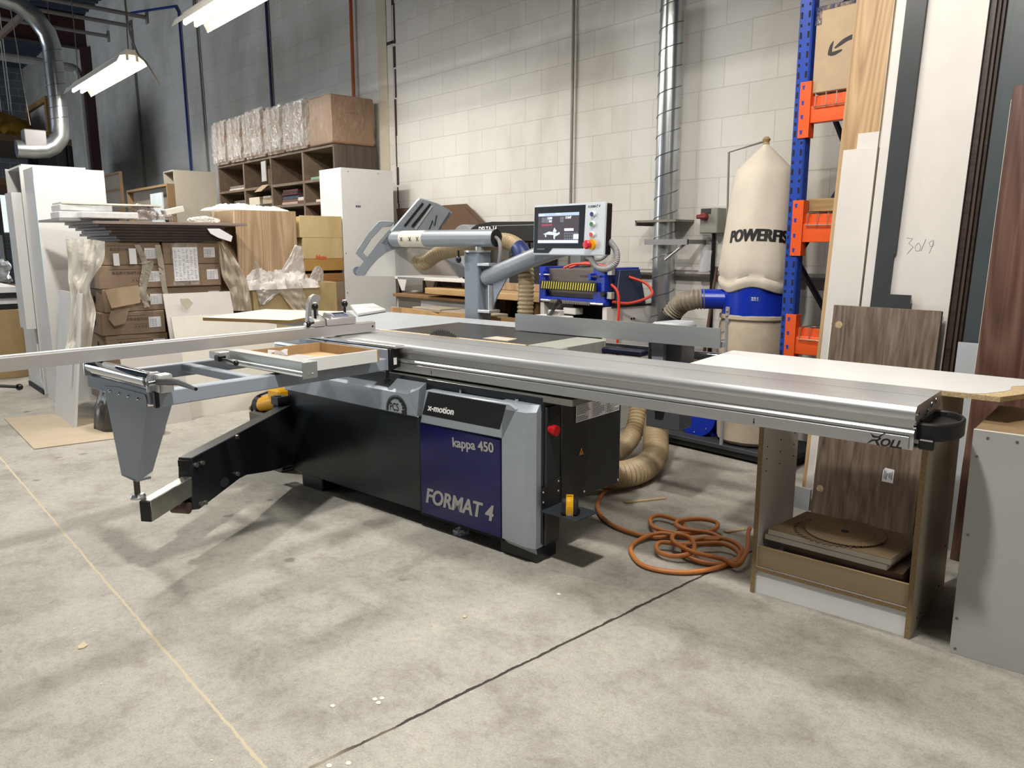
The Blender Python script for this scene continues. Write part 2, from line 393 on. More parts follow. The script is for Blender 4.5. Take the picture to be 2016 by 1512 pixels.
# control joint: raised cream strip and a ragged dark gap
bm = nb(); box(bm, -7.60, -7.42, WALLY-.012, WALLY+.01, 0, CE); struct('trim_6', bm, mat('cream_strip', 'CDC5B2', .65, var=.1, vs=3))
rj = random.Random(7); bm = nb(); z = 0
while z < CE-.1:
    h = rj.uniform(.12, .5); wv = rj.uniform(.008, .03); xx = -7.28+rj.uniform(-.012, .012)
    box(bm, xx-wv, xx+wv, WALLY-.004, WALLY+.004, z, min(CE, z+h)); z += h+rj.uniform(-.01, .03)
box(bm, -7.42, -7.25, WALLY-.006, WALLY+.004, 3.50, 3.53)
struct('trim_7', bm, mat('dark_joint_filler', '3B2E2C', .8, var=.3, vs=14))
bm = nb(); box(bm, -7.33, -7.31, WALLY-.006, WALLY+.004, 0, CE); struct('trim_8', bm, mat('joint_caulk', 'D9D4CB', .7))

# ---------------------------------------------------------------- daylight through the openings
def area(name, loc, rot, sx, sy, power, col, parent=None):
    l = bpy.data.lights.new(name, 'AREA'); l.shape = 'RECTANGLE'; l.size = sx; l.size_y = sy; l.energy = power; l.color = col
    o = bpy.data.objects.new(name, l); COL.objects.link(o)
    if parent: o.parent = parent; o.matrix_local = Matrix.Translation(loc) @ rot
    else: o.matrix_world = Matrix.Translation(loc) @ rot
    return o
area('dock_door_daylight', (-15.5, Y0-.05, 2.0), Matrix.Rotation(math.pi/2, 4, 'X'), 5.9, 3.9, DAY_W, (.83, .91, 1))
area('window_daylight', (X0-.1, 3.5, 2.37), Matrix.Rotation(math.pi/2, 4, 'Z') @ Matrix.Rotation(math.pi/2, 4, 'X'), 1.1, 1.2, DAY_W*.3, (.8, .9, 1))

# ---------------------------------------------------------------- strip lights
LAMPM = mat('lit_tube', (1, .93, .80, 1), .4, var=0, emit=6)
REFL = mat('reflector_enamel', 'F0EBDD', .35, var=0)
def strip_light(cx, cy, z, label, length=2.44, k_=1):
    t = thing('fluorescent_light', label, 'ceiling light', (cx, cy, z), 'fluorescent strip lights')
    a, b2 = cx-length/2, cx+length/2
    obj('housing', box(nb(), a, b2, cy-.055, cy+.055, z+.05, z+.11, .006), REFL, t)
    for s in (-1, 1):
        bm = nb(); prism(bm, [(a, cy+s*.05, z+.055), (a, cy+s*.13, z+.035), (a, cy+s*.165, z-.035), (a, cy+s*.161, z-.035), (a, cy+s*.127, z+.031), (a, cy+s*.05, z+.05)], (length, 0, 0))
        obj('reflector', bm, REFL, t)
    for k in range(2):
        for s in (-1, 1):
            o = obj('fluorescent_tube', cyl(nb(), (a+.03+k*length/2, cy+s*.05, z+.012), (a+length/2-.03+k*length/2, cy+s*.05, z+.012), .019, seg=12), LAMPM, t)
    for x in (a+.015, cx, b2-.015):
        for s in (-1, 1): obj('lamp_holder', box(nb(), x-.012, x+.012, cy+s*.05-.014, cy+s*.05+.014, z-.008, z+.052, .003), REFL, t)
    for x in (a+.12, b2-.12): obj('hanging_chain', tube(nb(), [(x, cy, z+.1), (x+.01, cy+.01, z+.7), (x, cy, CE-.6)], .006, 6), mat('chain_metal', '6E6862', .5, .6), t)
    if abs(cx+10.58) < .01: obj('power_cord', tube(nb(), spline([(b2-.1, cy, CE-.7), (b2-.15, cy+.02, z+.6), (b2-.02, cy+.05, z+.12), (b2+.25, cy+.06, z-.06), (b2+.5, cy+.1, z-.32)], 8), .012, 6), mat('cord_grey', '8A857C', .6), t)
    area('lamp', (0, 0, -.015), Matrix.Identity(4), length*.96, .16, LAMP_W*k_, (1, .952, .88), t)
    return t
strip_light(-10.58, 2.8, 3.38, 'lit strip light hanging above the wrapped boxes, seen whole')
strip_light(-6.38, 2.8, 3.38, 'lit strip light cut by the top edge, nearer of the two in view')
strip_light(-2.2, 2.8, 3.38, 'lit strip light hanging above the rip fence of the saw', k_=.62)
strip_light(-9.4, .97, 3.36, 'added unseen strip light above the far left tall cabinets', k_=.3)  # unseen lamp added as fill for the left cabinets and cartons
strip_light(2.4, .97, 3.32, 'added unseen strip light over the grey cabinet at the right', k_=.5)  # unseen lamp added as fill for faces turned to the right

def bay_light(cx, cy, z, label, k_):
    t = thing('high_bay_lamp', label, 'ceiling light', (cx, cy, z), 'round high bay lamps')
    obj('housing', lathe(nb(), [(.15, 0), (.17, .02), (.17, .06), (.08, .10), (.05, .16), (.001, .16)], (cx, cy, z), 28), mat('bay_black', '202226', .5, var=0), t)
    obj('diffuser', cyl(nb(), (cx, cy, z-.004), (cx, cy, z+.004), .148, seg=28), LAMPM, t)
    obj('hanging_cord', tube(nb(), [(cx, cy, z+.15), (cx, cy, CE-.05)], .006, 6), mat('cord_grey', '8A857C', .6), t)
    o = area('lamp', (0, 0, -.02), Matrix.Identity(4), .26, .26, LAMP_W*k_, (1, .955, .885), t); o.data.shape = 'DISK'
bay_light(-1.34, .75, 4.0, 'round lamp hanging above the floor before the open cabinet', 1.75)
bay_light(-6.05, .87, 3.9, 'round lamp hanging above the kraft sheet on the floor', 1.35)

# ---------------------------------------------------------------- pipes and ducts on the wall
def pipe(name, label, cat, pts, r, m, seg=10, clips=0):
    o = obj(name, tube(nb(), pts, r, seg), m); tag(o, label, cat); return o
CONDM = mat('conduit_steel', '8B8781', .5, .4, var=.1); WY = WALLY-.03
pipe('conduit', 'thin grey conduit running up the wall above the touchscreen', 'conduit', [(-4.62, WY, 1.2), (-4.61, WY, 3), (-4.62, WY, CE-.1)], .013, CONDM)
pipe('conduit', 'grey conduit on the wall left of the wrapped boxes', 'conduit', [(-12.66, WY, .1), (-12.7, WY, 3), (-12.76, WY, CE-.1)], .017, CONDM)
pipe('conduit', 'grey conduit on the wall above the white cabinets, farthest left', 'conduit', [(-15.88, WY, .1), (-15.97, WY, 5.3)], .02, CONDM)
pipe('air_line', 'blue air line running down the wall beside a grey conduit', 'air line', [(-15.9, WY, 5.6), (-13.6, WY, 5.22), (-13.47, WY, 5.1), (-13.44, WY, 2.4), (-13.44, WY, .2)], .02, mat('blue_pipe', '1F3A8C', .4))
pipe('air_line', 'dark blue air line dropping behind the wrapped boxes', 'air line', [(-10.27, WY, CE-.1), (-10.22, WY, 1.2)], .02, mat('navy_pipe', '232F5C', .4))
pipe('gas_pipe', 'orange pipe coming down the wall behind the wrapped boxes', 'pipe', [(-8.07, WY-.02, CE-.1), (-8.06, WY-.02, 4), (-8.08, WY-.02, 2.2)], .02, mat('orange_pipe', 'B65A2E', .5))
pipe('conduit', 'horizontal grey conduit along the wall behind the dust bag', 'conduit', [(-7.1, WY-.01, 1.17), (-2.2, WY-.01, 1.17)], .026, CONDM)
pipe('drain_pipe', 'white pipe bending down beside the maroon column', 'pipe', spline([(-19.2, 1.0, 6.0), (-19.2, 1.3, 5.35), (-19.2, 2.2, 5.2), (-19.2, 4.2, 5.15), (-19.22, 4.62, 5.0), (-19.22, 4.66, 4), (-19.22, 4.66, 0)], 8), .085, mat('white_pipe', 'B9B6AF', .5, var=.2))
for (px, py), lab in (((291, 35), 'bare sprinkler pipe ending on the wall, nearest one'), ((260, 52), 'bare sprinkler pipe ending on the wall, middle one'), ((215, 72), 'bare sprinkler pipe ending on the wall, farthest one')):
    e = B(px, py, y=WALLY); bm = nb(); tube(bm, [(e.x, Y0+1, e.z+.05), (e.x, WALLY-.01, e.z)], .035, 10); box(bm, e.x-.05, e.x+.05, WALLY-.03, WALLY-.002, e.z-.1, e.z+.1)
    o = obj('sprinkler_pipe', bm, mat('pale_pipe', '8F8A84', .5)); tag(o, lab, 'pipe', 'sprinkler pipes')
def spiral(bm, c0, c1, r, pitch=.145):
    c0, c1 = Vector(c0), Vector(c1); L = (c1-c0).length; d = (c1-c0)/L; u, v = ringframe(d); n = int(L/pitch*20)
    tube(bm, [c0+d*(L*i/n)+(u*math.cos(i*math.pi/10)+v*math.sin(i*math.pi/10))*r*1.01 for i in range(n+1)], .0035, 5)
    return bm
dx = B(1309, 440, y=4.70); t = thing('spiral_duct', 'galvanized spiral duct standing against the wall behind the planer', 'duct', (dx.x, 4.70, .35))
obj('pipe_wall', cyl(nb(), (dx.x, 4.70, .35), (dx.x, 4.70, CE-.05), .083, seg=28), SHEETM, t)
obj('seam', spiral(nb(), (dx.x, 4.70, .35), (dx.x, 4.70, 4.2), .083), mat('seam_metal', '6D7274', .45, .7), t)
bm = nb(); box(bm, dx.x-.2, dx.x+.17, 4.60, 4.825, 1.545, 1.56); box(bm, dx.x-.2, dx.x-.19, 4.60, 4.82, 1.52, 1.56); obj('flange', bm, mat('rusty_bracket', '8C867C', .5, .5, .3), t)
bm = nb(); box(bm, dx.x-.1, dx.x+.28, 4.59, 4.61, 1.38, 1.42); tube(bm, [(dx.x+.09, 4.6, 1.27), (dx.x+.25, 4.62, 1.39)], .01, 6); box(bm, dx.x+.25, dx.x+.28, 4.6, 4.825, 1.385, 1.415); obj('wall_bracket', bm, mat('bracket_steel', '9A9A98', .4, .6), t)
c = pl(108, 150, (.745, -.667, 0), -11.0); cx, cy = c.x, c.y
t = thing('spiral_duct', 'big elbowed metal duct hanging under the dark roof at far left', 'duct', (cx, cy, 2.75))
pth = spline([(cx-.2, cy-1.9, 4.62), (cx-.1, cy-.9, 4.6), (cx, cy-.35, 4.52), (cx, cy-.04, 4.2), (cx, cy, 3.8), (cx, cy, 3.0), (cx, cy-.04, 2.82), (cx, cy-.2, 2.68), (cx, cy-.55, 2.66)], 2)
obj('pipe_wall', tube(nb(), pth, .118, 22), SHEETM, t)
obj('seam', spiral(nb(), (cx, cy, 3.0), (cx, cy, 4.1), .118), mat('seam_metal', '6D7274', .45, .7), t)
obj('blast_gate', box(nb(), cx-.11, cx+.11, cy-.46, cy-.2, 2.64, 2.92, .01), mat('gate_metal', '8E8C8E', .45, .5), t)
bm = nb(); tube(bm, [(cx+.02, cy-.36, 2.98), (cx, cy-.5, 5.6)], .006, 6); obj('pull_wire', bm, CONDM, t)
bm = nb(); tube(bm, [(cx, cy, 4.2), (cx, cy, CE)], .006, 6); obj('hanger', bm, CONDM, t)
CORDM = mat('white_cord', 'C9C7C2', .6)
for i, (px, py, pt, lab) in enumerate(((25, 287, 0, 'thin white cord hanging lowest before the dark rack'), (28, 270, 0, 'thin white cord hanging just right of the lowest one'), (8, 272, 180, 'thin white cord hanging at the left edge'))):
    e = pl(px, py, (.745, -.667, 0), -13.5)
    o = obj('hanging_cord', tube(nb(), [e, e+Vector((.03, 0, .6)), (e.x-.1, e.y, CE-.02)], .009, 5), CORDM); tag(o, lab, 'cord', 'hanging cords')
bm = nb(); e = pl(52, 22, (.745, -.667, 0), -12.3); e2 = pl(-12, 82, (.745, -.667, 0), -12.3); tube(bm, [(e.x, e.y, e.z), (e2.x, e2.y, e2.z)], .05, 8); box(bm, e.x-.04, e.x+.04, e.y-.04, e.y+.04, e.z, CE)
o = obj('strut', bm, mat('beige_strut', '8E7F78', .5)); tag(o, 'slanting beige strut below the elbow of the far duct', 'strut')
# switch box beside the dust collector
t = thing('switch_box', 'grey isolator switch box with red handle on the wall', 'switch', (-3.17, 4.72, 1.46))
obj('case', box(nb(), -3.245, -3.10, 4.70, 4.83, 1.46, 1.635, .005), mat('switch_grey', '86867C', .5), t)
bm = nb(); box(bm, -3.235, -3.155, 4.697, 4.701, 1.595, 1.63); obj('label_plate', bm, mat('dark_label', '2B2626', .5), t)
bm = nb(); cyl(bm, (-3.2, 4.70, 1.575), (-3.2, 4.67, 1.575), .028); box(bm, -3.245, -3.16, 4.645, 4.672, 1.56, 1.59, .008); obj('rotary_handle', bm, mat('dark_red', '7E2A2C', .45), t)
bm = nb(); tube(bm, [(-3.16, 4.76, 1.46), (-3.16, 4.76, 1.05), (-3.17, 4.79, .4)], .016, 10); obj('cable', bm, BLACK, t)
# ================================================================ the panel saw (its own frame)
setf(MF)
saw = thing('panel_saw', 'long sliding table panel saw with blue door and outrigger table', 'panel saw', (-2.6, 2.9, 0))
def P(name, bm, m, parent=None, **k): return obj(name, bm, m, parent or saw, **k)
YB = 2.447
# ---- base
bm = nb(); box(bm, -3.75, -1.945, 2.50, 2.616, .085, .745, .004); box(bm, -3.75, -2.625, 2.615, 3.25, .085, .745, .004)
body = P('base_cabinet', bm, ANTH)
bm = nb(); prism(bm, [(-3.765, YB, .12), (-3.73, YB, .085), (-2.668, YB, .085), (-2.668, YB, .565), (-3.765, YB, .565)], (0, .06, 0), .004)
P('front_panel', bm, ANTH)
for xa, xb, ya, yb2 in ((-3.70, -3.50, 2.47, 2.62), (-2.17, -1.955, 2.475, 2.62), (-3.70, -3.50, 3.05, 3.2), (-2.85, -2.65, 3.05, 3.2)):
    P('foot', box(nb(), xa, xb, ya, yb2, 0, .088, .006), ANTH)
# silver fascia over the dark panel, sloping back, right end cut at a slant
bm = nb()
prof = [(2.443, .562), (2.435, .568), (2.437, .668), (2.505, .728), (2.56, .728), (2.56, .562)]
fa = [bm.verts.new((-3.772, y, z)) for y, z in prof]
fb = [bm.verts.new((x, y, z)) for (y, z), x in zip(prof, (-2.672, -2.672, -2.735, -2.66, -2.66, -2.672))]
mid = bm.verts.new((-2.655, 2.447, .70))
bm.faces.new(fa[::-1])
for i in range(6):
    j = (i+1) % 6; bm.faces.new((fa[i], fa[j], fb[j], fb[i]))
bm.faces.new((fb[0], fb[1], fb[2])); bm.faces.new((fb[0], fb[2], mid)); bm.faces.new((fb[2], fb[3], mid)); bm.faces.new((fb[0], mid, fb[3])); bm.faces.new((fb[0], fb[3], fb[4], fb[5]))
fascia = P('fascia', bm, SILVER)
# round saw emblem with letters
def yq(px, py, y): return Q(px, py, y=y)
yl = 2.4345
c0 = yq(781, 809, yl); kx = (yq(791, 811, yl)-c0).x/10; rr = 20*kx
bm = nb()
def dsec(bm, c, r0, r1, a0, a1, n=10, y=yl-.0006):
    vs = []
    for i in range(n+1):
        a = math.radians(a0+(a1-a0)*i/n); vs.append((bm.verts.new((c.x+r0*math.cos(a), y, c.z+r0*math.sin(a))), bm.verts.new((c.x+r1*math.cos(a), y, c.z+r1*math.sin(a)))))
    for p, q in zip(vs, vs[1:]): bm.faces.new((p[0], q[0], q[1], p[1]))
dsec(bm, c0, rr*.82, rr*.95, 12, 185, 26)
for k in range(26):
    a = 14+k*6.6; dsec(bm, c0, rr*.95, rr*1.08, a, a+3.6, 2)
for a0, a1, s in ((52, 72, .05), (33, 48, .1), (16, 30, .16), (-12, 12, .28)): dsec(bm, c0, rr*(.78-s), rr*(.80 if a0 > 0 else 1.0), a0, a1, 4)
pa, pb = yq(768, 806.5, yl), yq(785, 809.5, yl)
text(bm, 'PCS', pa, pb, (0, 0, 1), .0006, bold=.01, aspect=1.35)
P('emblem', bm, INK, fascia)
# silver door frame: top strip and bevelled right column
ys = 2.432
bm = nb()
strip = [(838, 768), (1003, 795), (1018, 806), (988, 861), (990, 864), (827, 832)]
prism(bm, [yq(px, py, ys) for px, py in strip], (0, .05, 0), .004)
xr0, xr1, xr2 = yq(988, 900, ys).x, yq(1034, 900, ys).x, yq(1056, 900, ys+.035).x
zt, zb = yq(1034, 813, ys).z, yq(1034, 1078, ys).z
foot = [(xr0, ys), (xr1, ys), (xr2, ys+.035), (xr2, ys+.085), (xr0, ys+.085)]
lo = [bm.verts.new((x, y, z)) for (x, y), z in zip(foot, (zb+.01, zb, zb-.012, zb-.012, zb+.01))]
hi = [bm.verts.new((x, y, zt)) for x, y in foot]; top = [bm.verts.new((x, y, zt+.028)) for x, y in ((xr0-.03, ys+.03), (xr1-.01, ys+.035), (xr2-.004, ys+.06), (xr2-.004, ys+.085), (xr0-.03, ys+.085))]
for A in ((lo, hi), (hi, top)):
    for i in range(5): bm.faces.new((A[0][i], A[0][(i+1) % 5], A[1][(i+1) % 5], A[1][i]))
bm.faces.new(lo); bm.faces.new(top)
lo2 = [bm.verts.new((x, y, z)) for x, y, z in ((xr0, ys+.002, zb+.012), (xr0+.01, ys+.03, zb-.02), (xr2, ys+.045, zb-.04), (xr2, ys+.036, zb-.01))]
bm.faces.new(lo2)
door = P('door_frame', bm, SILVER)
pan = [yq(px, py, ys-.001) for px, py in ((843, 771.2), (996.5, 797.8), (983.5, 845.5), (831.2, 815.6))]
P('sign_panel', prism(nb(), pan, (0, .004, 0)), BLACK, door)
P('lettering', text(nb(), 'x-motion', yq(841.5, 807.5, ys-.0015), yq(893.5, 817, ys-.0015), (0, 0, 1), .0004, .25, .035), INKW, door, label='white x-motion lettering')
bp = P('blue_door', box(nb(), -2.652, -2.137, YB-.008, YB+.03, .083, .542, .005), BLUEP)
P('lettering', text(nb(), 'kappa 450', yq(891.5, 879, YB-.009), yq(972, 891, YB-.009), (0, 0, 1), .0004, 0, .028), INKG, bp, label='silver kappa 450 lettering')
P('lettering', text(nb(), 'FORMAT 4', yq(839, 988, YB-.009), yq(972, 1026.5, YB-.009), (0, 0, 1), .0004, .22, .034, 1.12), INKG, bp, label='silver FORMAT 4 lettering')
bm = nb(); box(bm, -2.665, -2.125, YB+.001, YB+.02, .07, .556); P('door_gap', bm, BLACKM)
# right end
XS = -1.935
end = P('end_panel', box(nb(), XS-.03, XS, 2.512, 2.615, .075, .70, .004), ANTH2)
P('handle_recess', prism(nb(), [(XS+.001, 2.525, .662), (XS+.001, 2.535, .70), (XS+.001, 2.605, .70), (XS+.001, 2.605, .655), (XS+.001, 2.53, .63)], (.002, 0, 0)), BLACK, end)
bm = nb(); cyl(bm, (XS, 2.535, .600), (XS+.022, 2.535, .600), .017); cyl(bm, (XS+.02, 2.535, .600), (XS+.04, 2.535, .600), .024, .022); P('emergency_button', bm, RED, end)
side = P('side_cover', prism(nb(), [(-2.62, 2.622, .243), (-2.62, 3.105, .222), (-2.62, 3.105, .79), (-2.62, 2.622, .79)], (XS+2.62, 0, 0), .004), ANTH2)
for y, z in ((3.09, .24), (2.80, .255)): P('screw', ball(nb(), (XS+.001, y, z), .007, 8), CHROME, side)
pl_ = P('notice_plate', prism(nb(), [(XS+.0012, 2.725, .594), (XS+.0012, 3.085, .594), (XS+.0012, 3.085, .70), (XS+.0012, 2.725, .70)], (.001, 0, 0)), PAPER, side)
bm = nb(); rt = random.Random(3)
for col in range(3):
    for r in range(13):
        if rt.random() < .12: continue
        y0 = 2.732+col*.121; box(bm, XS+.0022, XS+.0026, y0, y0+rt.uniform(.06, .108), .601+r*.0074, .6035+r*.0074)
    box(bm, XS+.0022, XS+.0026, 2.725+col*.121-.001, 2.725+col*.121, .594, .70)
P('print', bm, mat('grey_ink', '3C3C40', .6, var=0), pl_)
yw, zw = 2.772, .449
bm = nb(); prism(bm, [(XS+.001, yw-.018, zw-.012), (XS+.001, yw+.018, zw-.012), (XS+.001, yw, zw+.022)], (.001, 0, 0)); wsn = P('warning_sticker', bm, YEL, side)
bm = nb(); prism(bm, [(XS+.0022, yw-.002, zw+.012), (XS+.0022, yw+.004, zw+.003), (XS+.0022, yw+.001, zw+.003), (XS+.0022, yw+.002, zw-.008), (XS+.0022, yw-.004, zw+.001), (XS+.0022, yw-.001, zw+.001)], (.0005, 0, 0)); P('symbol', bm, INK, wsn)
tr = P('tool_shelf', prism(nb(), [(XS, 2.472, .247), (-1.75, 2.468, .247), (-1.740, 2.474, .247), (-1.736, 2.615, .247), (-1.745, 2.624, .247), (XS, 2.63, .247)], (0, 0, .004)), mat('shelf_mat', '2E343A', .6, var=.15, vs=20))
bm = nb(); prism(bm, [(XS+.001, 2.475, .247), (XS+.001, 2.61, .247), (XS+.001, 2.61, .372), (XS+.001, 2.475, .345), (XS+.001, 2.472, .33)], (.003, 0, 0)); P('bracket_plate', bm, ANTH2, tr)
for y, z in ((2.487, .33), (2.595, .355), (2.487, .285), (2.595, .31)): P('screw', ball(nb(), (XS+.005, y, z), .005, 8), ALU2, tr)

# ---- tables
t_ = P('saw_table', box(nb(), -3.36, -2.337, 2.872, 3.454, .855, .9, .003), STEEL)
bm = nb(); box(bm, -3.33, -2.36, 2.90, 3.40, .70, .856); P('table_casting', bm, GREYL)
bm = nb()
pr = [(-2.337, 2.872)]+[(-2.19+.06*math.sin(a), 2.932-.06*math.cos(a)) for a in [i*math.pi/10 for i in range(6)]]+[(-2.13, 3.22)]+[(-2.19+.06*math.cos(a), 3.24+.06*math.sin(a)) for a in [i*math.pi/10 for i in range(6)]]+[(-2.337, 3.30)]
prism(bm, [(x, y, .815) for x, y in pr], (0, 0, .084), .005); P('front_extension', bm, mat('cast_grey_green', '9A9B94', .5, var=.15, vs=30))
bm = nb(); box(bm, -4.62, -3.362, 2.875, 3.68, .858, .9, .004); box(bm, -3.362, -2.6, 3.456, 3.68, .858, .9, .004)
P('extension_table', bm, mat('extension_grey', 'AEB3B8', .42, var=.06, vs=4))
bm = nb()
for x in (-4.5, -2.75): box(bm, x-.025, x+.025, 3.55, 3.60, 0, .858, .004)
P('table_leg', bm, GREYP)
P('gap_strip', box(nb(), -3.42, -2.337, 2.848, 2.871, .86, .899), mat('gap_wood', 'D9B68C', .7, var=.2, vs=20))
# blade
bx, by = -2.905, 2.860; br = .2; bz = .936-br; bm = nb(); prof = []
for k in range(72):
    a = 2*math.pi*k/72
    prof += [(br*math.cos(a), br*math.sin(a)), (br*math.cos(a+.02), br*math.sin(a+.02)), (br*.965*math.cos(a+.035), br*.965*math.sin(a+.035)), (br*.965*math.cos(a+.075), br*.965*math.sin(a+.075))]
prism(bm, [(bx+a, by-.0015, bz+c) for a, c in prof], (0, .003, 0)); P('saw_blade', bm, mat('blade_steel', '5F6062', .35, .85, var=.2, vs=20))
# ---- sliding table: extruded aluminium
XN, XF = -.520, -3.95
prof = [(2.516, .9), (2.503, .8965), (2.4945, .886), (2.491, .874), (2.493, .862), (2.500, .856), (2.512, .853), (2.514, .826), (2.503, .8235), (2.4965, .817), (2.4955, .810), (2.502, .8045), (2.504, .762), (2.56, .762), (2.56, .80), (2.60, .80), (2.60, .79), (2.78, .79), (2.80, .84), (2.838, .855), (2.841, .895), (2.838, .9), (2.694, .9), (2.694, .892), (2.6895, .892), (2.6895, .9)]
sl = P('sliding_table', prism(nb(), [(XF, y, z) for y, z in prof], (XN-XF, 0, 0)), FLEX, angle=28)
P('lower_face', box(nb(), XF, XN-.012, 2.4965, 2.504, .764, .8035, .001), ALU2, sl)
bm = nb()
for xx in (-1.02, -2.62): prism(bm, [(xx-.0015, 2.4962, .79), (xx+.0015, 2.4962, .79), (xx+.0015, 2.4962, .778), (xx+.004, 2.4962, .778), (xx, 2.4962, .77), (xx-.004, 2.4962, .778), (xx-.0015, 2.4962, .778)], (0, -.0004, 0))
P('arrow_mark', bm, INK, sl)
yr = 2.4958
bm = nb(); text(bm, 'OLL', yq(1733, 877, yr), yq(1775, 883.5, yr), (0, 0, 1), .0004, .3, .03)
for seg in (((1714, 853), (1722, 858), (1733, 860), (1735, 864), (1728, 868), (1718, 868), (1708, 873), (1706, 873), (1716, 865), (1727, 865), (1730, 862), (1718, 861)), ((1722, 867), (1727, 867), (1732, 877), (1727, 877)), ((1729, 859), (1742, 852), (1744, 852), (1733, 860))):
    prism(bm, [yq(a, c, yr) for a, c in seg], (0, -.0004, 0))
P('lettering', bm, INK, sl, label='black ROLL lettering')
for y, z in ((2.52, .875), (2.51, .835), (2.62, .86), (2.645, .868), (2.69, .875), (2.75, .88)): P('end_screw', cyl(nb(), (XN-.004, y, z), (XN+.004, y, z), .009, seg=10), CHROME, sl)
# black ring handle at the end
rc = (-.50, 2.66); bm = nb(); lathe(bm, [(.085, 0), (.089, .004), (.089, .050), (.085, .054), (.078, .054), (.076, .050), (.076, .034), (.05, .030), (.001, .030)], (rc[0], rc[1], .790), 44)
for v in bm.verts: v.co.y = rc[1]+(v.co.y-rc[1])*1.50; v.co.x = rc[0]+(v.co.x-rc[0])*.96
P('ring_handle', bm, RUBBER, sl)
bm = nb(); box(bm, XN-.01, XN+.006, 2.56, 2.76, .795, .85, .003); P('handle_mount', bm, BLACK, sl)
bm = nb(); tube(bm, [(XN-.01, 2.52, .776), (XN+.03, 2.52, .776)], .004, 8); P('lock_rod', bm, CHROME, sl)
bm = nb(); box(bm, XN+.012, XN+.055, 2.505, 2.535, .768, .800, .004); tube(bm, [(XN+.0, 2.52, .775), (XN+.02, 2.52, .776)], .006, 8); P('lock_lever', bm, BLACK, sl)
# lower guide beam
bm = nb(); box(bm, XF+.2, -1.795, 2.502, 2.66, .722, .752, .003); P('guide_beam', bm, mat('guide_steel', '8F8E88', .4, .6, var=.1))
bm = nb(); box(bm, XF+.2, -1.85, 2.54, 2.75, .752, .79); box(bm, -3.6, -2.0, 2.53, 2.8, .70, .725); P('guide_core', bm, BLACKM)
bm = nb()
for xx in (-2.42, -2.08): cyl(bm, (xx, 2.49, .705), (xx, 2.49, .722), .008, seg=8)
P('bolt', bm, CHROME)

# ---- rip fence
YF = 3.305
bm = nb(); prism(bm, [(-2.775, YF, .904), (-2.775, YF+.010, .904), (-2.775, YF+.012, .97), (-2.775, YF+.045, .975), (-2.775, YF+.045, .985), (-2.775, YF+.012, .985), (-2.775, YF+.008, .998), (-2.775, YF, .998)], (1.24, 0, 0))
box(bm, -2.775, -1.535, YF+.03, YF+.065, .905, .93); box(bm, -2.775, -1.535, YF+.012, YF+.05, .938, .944)
rf = P('rip_fence', bm, mat('rip_fence_aluminium', 'A3A8AA', .4, .5, var=.06, vs=3, stretch=(.4, 10, 10)))
bm = nb(); fc = (-1.86, 3.44)
prism(bm, [(fc[0]-.08, YF+.05, .955), (fc[0]-.04, YF+.24, .955), (fc[0]+.06, YF+.26, .955), (fc[0]+.10, YF+.22, .955), (fc[0]+.08, YF+.05, .955)], (0, 0, .045), .016); P('fence_carriage', bm, GREYL)
bm = nb(); prism(bm, [(-1.93, YF+.06, .9), (-1.86, YF+.06, .9), (-1.86, YF+.06, .55), (-1.905, YF+.06, .55)], (0, .03, 0)); P('fence_gusset', bm, GREYP)
bm = nb(); box(bm, -1.97, -1.78, YF+.10, YF+.24, .45, .95, .004); P('fence_box', bm, mat('fence_box_grey', '575C62', .4))
mb0, mb1 = Q(1190, 696, y=3.22), Q(1262, 672, y=3.22)
P('switch_housing', box(nb(), -2.14, mb1.x, 3.22, 3.29, mb0.z, .868, .006), mat('navy_housing', '14172E', .4, var=.1))
bm = nb(); cyl(bm, (-4.2, YF+.38, .80), (-1.7, YF+.38, .80), .028); P('fence_bar', bm, CHROME)
bm = nb(); tube(bm, [(-2.62, YF+.10, .99), (-2.60, YF+.1, 1.00), (-2.55, YF+.08, 1.045)], [.008, .01, .01], 8); P('fence_lever', bm, mat('lever_grey', '55585A', .5))
bm = nb(); tube(bm, [(-2.57, YF+.085, 1.03), (-2.535, YF+.075, 1.06), (-2.515, YF+.07, 1.075)], [.012, .02, .017], 12); P('lever_grip', bm, BLACK)
bm = nb(); box(bm, -2.70, -2.48, YF+.07, YF+.16, .96, .99, .006); box(bm, -2.62, -2.54, YF+.1, YF+.15, .985, 1.02, .004); P('fence_clamp', bm, WHITE2)

# ---- outrigger crosscut table
XB = -2.864
bm = nb(); box(bm, XB-.055, XB, 1.30, 2.475, .772, .832, .004); P('frame_beam', bm, GREYP)
bm = nb(); box(bm, -3.53, -3.475, 1.30, 2.475, .772, .832, .004); P('frame_beam', bm, GREYP)
bm = nb(); box(bm, -3.475, XB-.055, 1.292, 1.345, .774, .832, .004); P('frame_beam', bm, GREYP)
bm = nb(); box(bm, -3.475, XB-.055, 1.70, 1.745, .795, .832, .004); P('frame_beam', bm, GREYP)
bm = nb(); box(bm, -3.60, XB+.005, 2.43, 2.482, .772, .878, .004); P('slide_mount', bm, GREYP)
bm = nb(); prism(bm, [(XB+.004, 2.432, .77), (XB+.004, 2.498, .79), (XB+.004, 2.498, .878), (XB+.004, 2.48, .888), (XB+.004, 2.432, .88)], (.02, 0, 0), .002); ec = P('end_cap', bm, BLACK)
bm = nb(); box(bm, XB+.0243, XB+.0247, 2.452, 2.472, .80, .835); P('tape_scrap', bm, PAPER, ec)
bm = nb(); box(bm, XB-.02, XB+.002, 1.286, 1.302, .770, .834, .003); P('corner_cap', bm, BLACK)
bm = nb(); box(bm, -3.72, XB+.05, 2.44, 2.51, .882, .896, .002); P('slide_clamp', bm, FLEX)
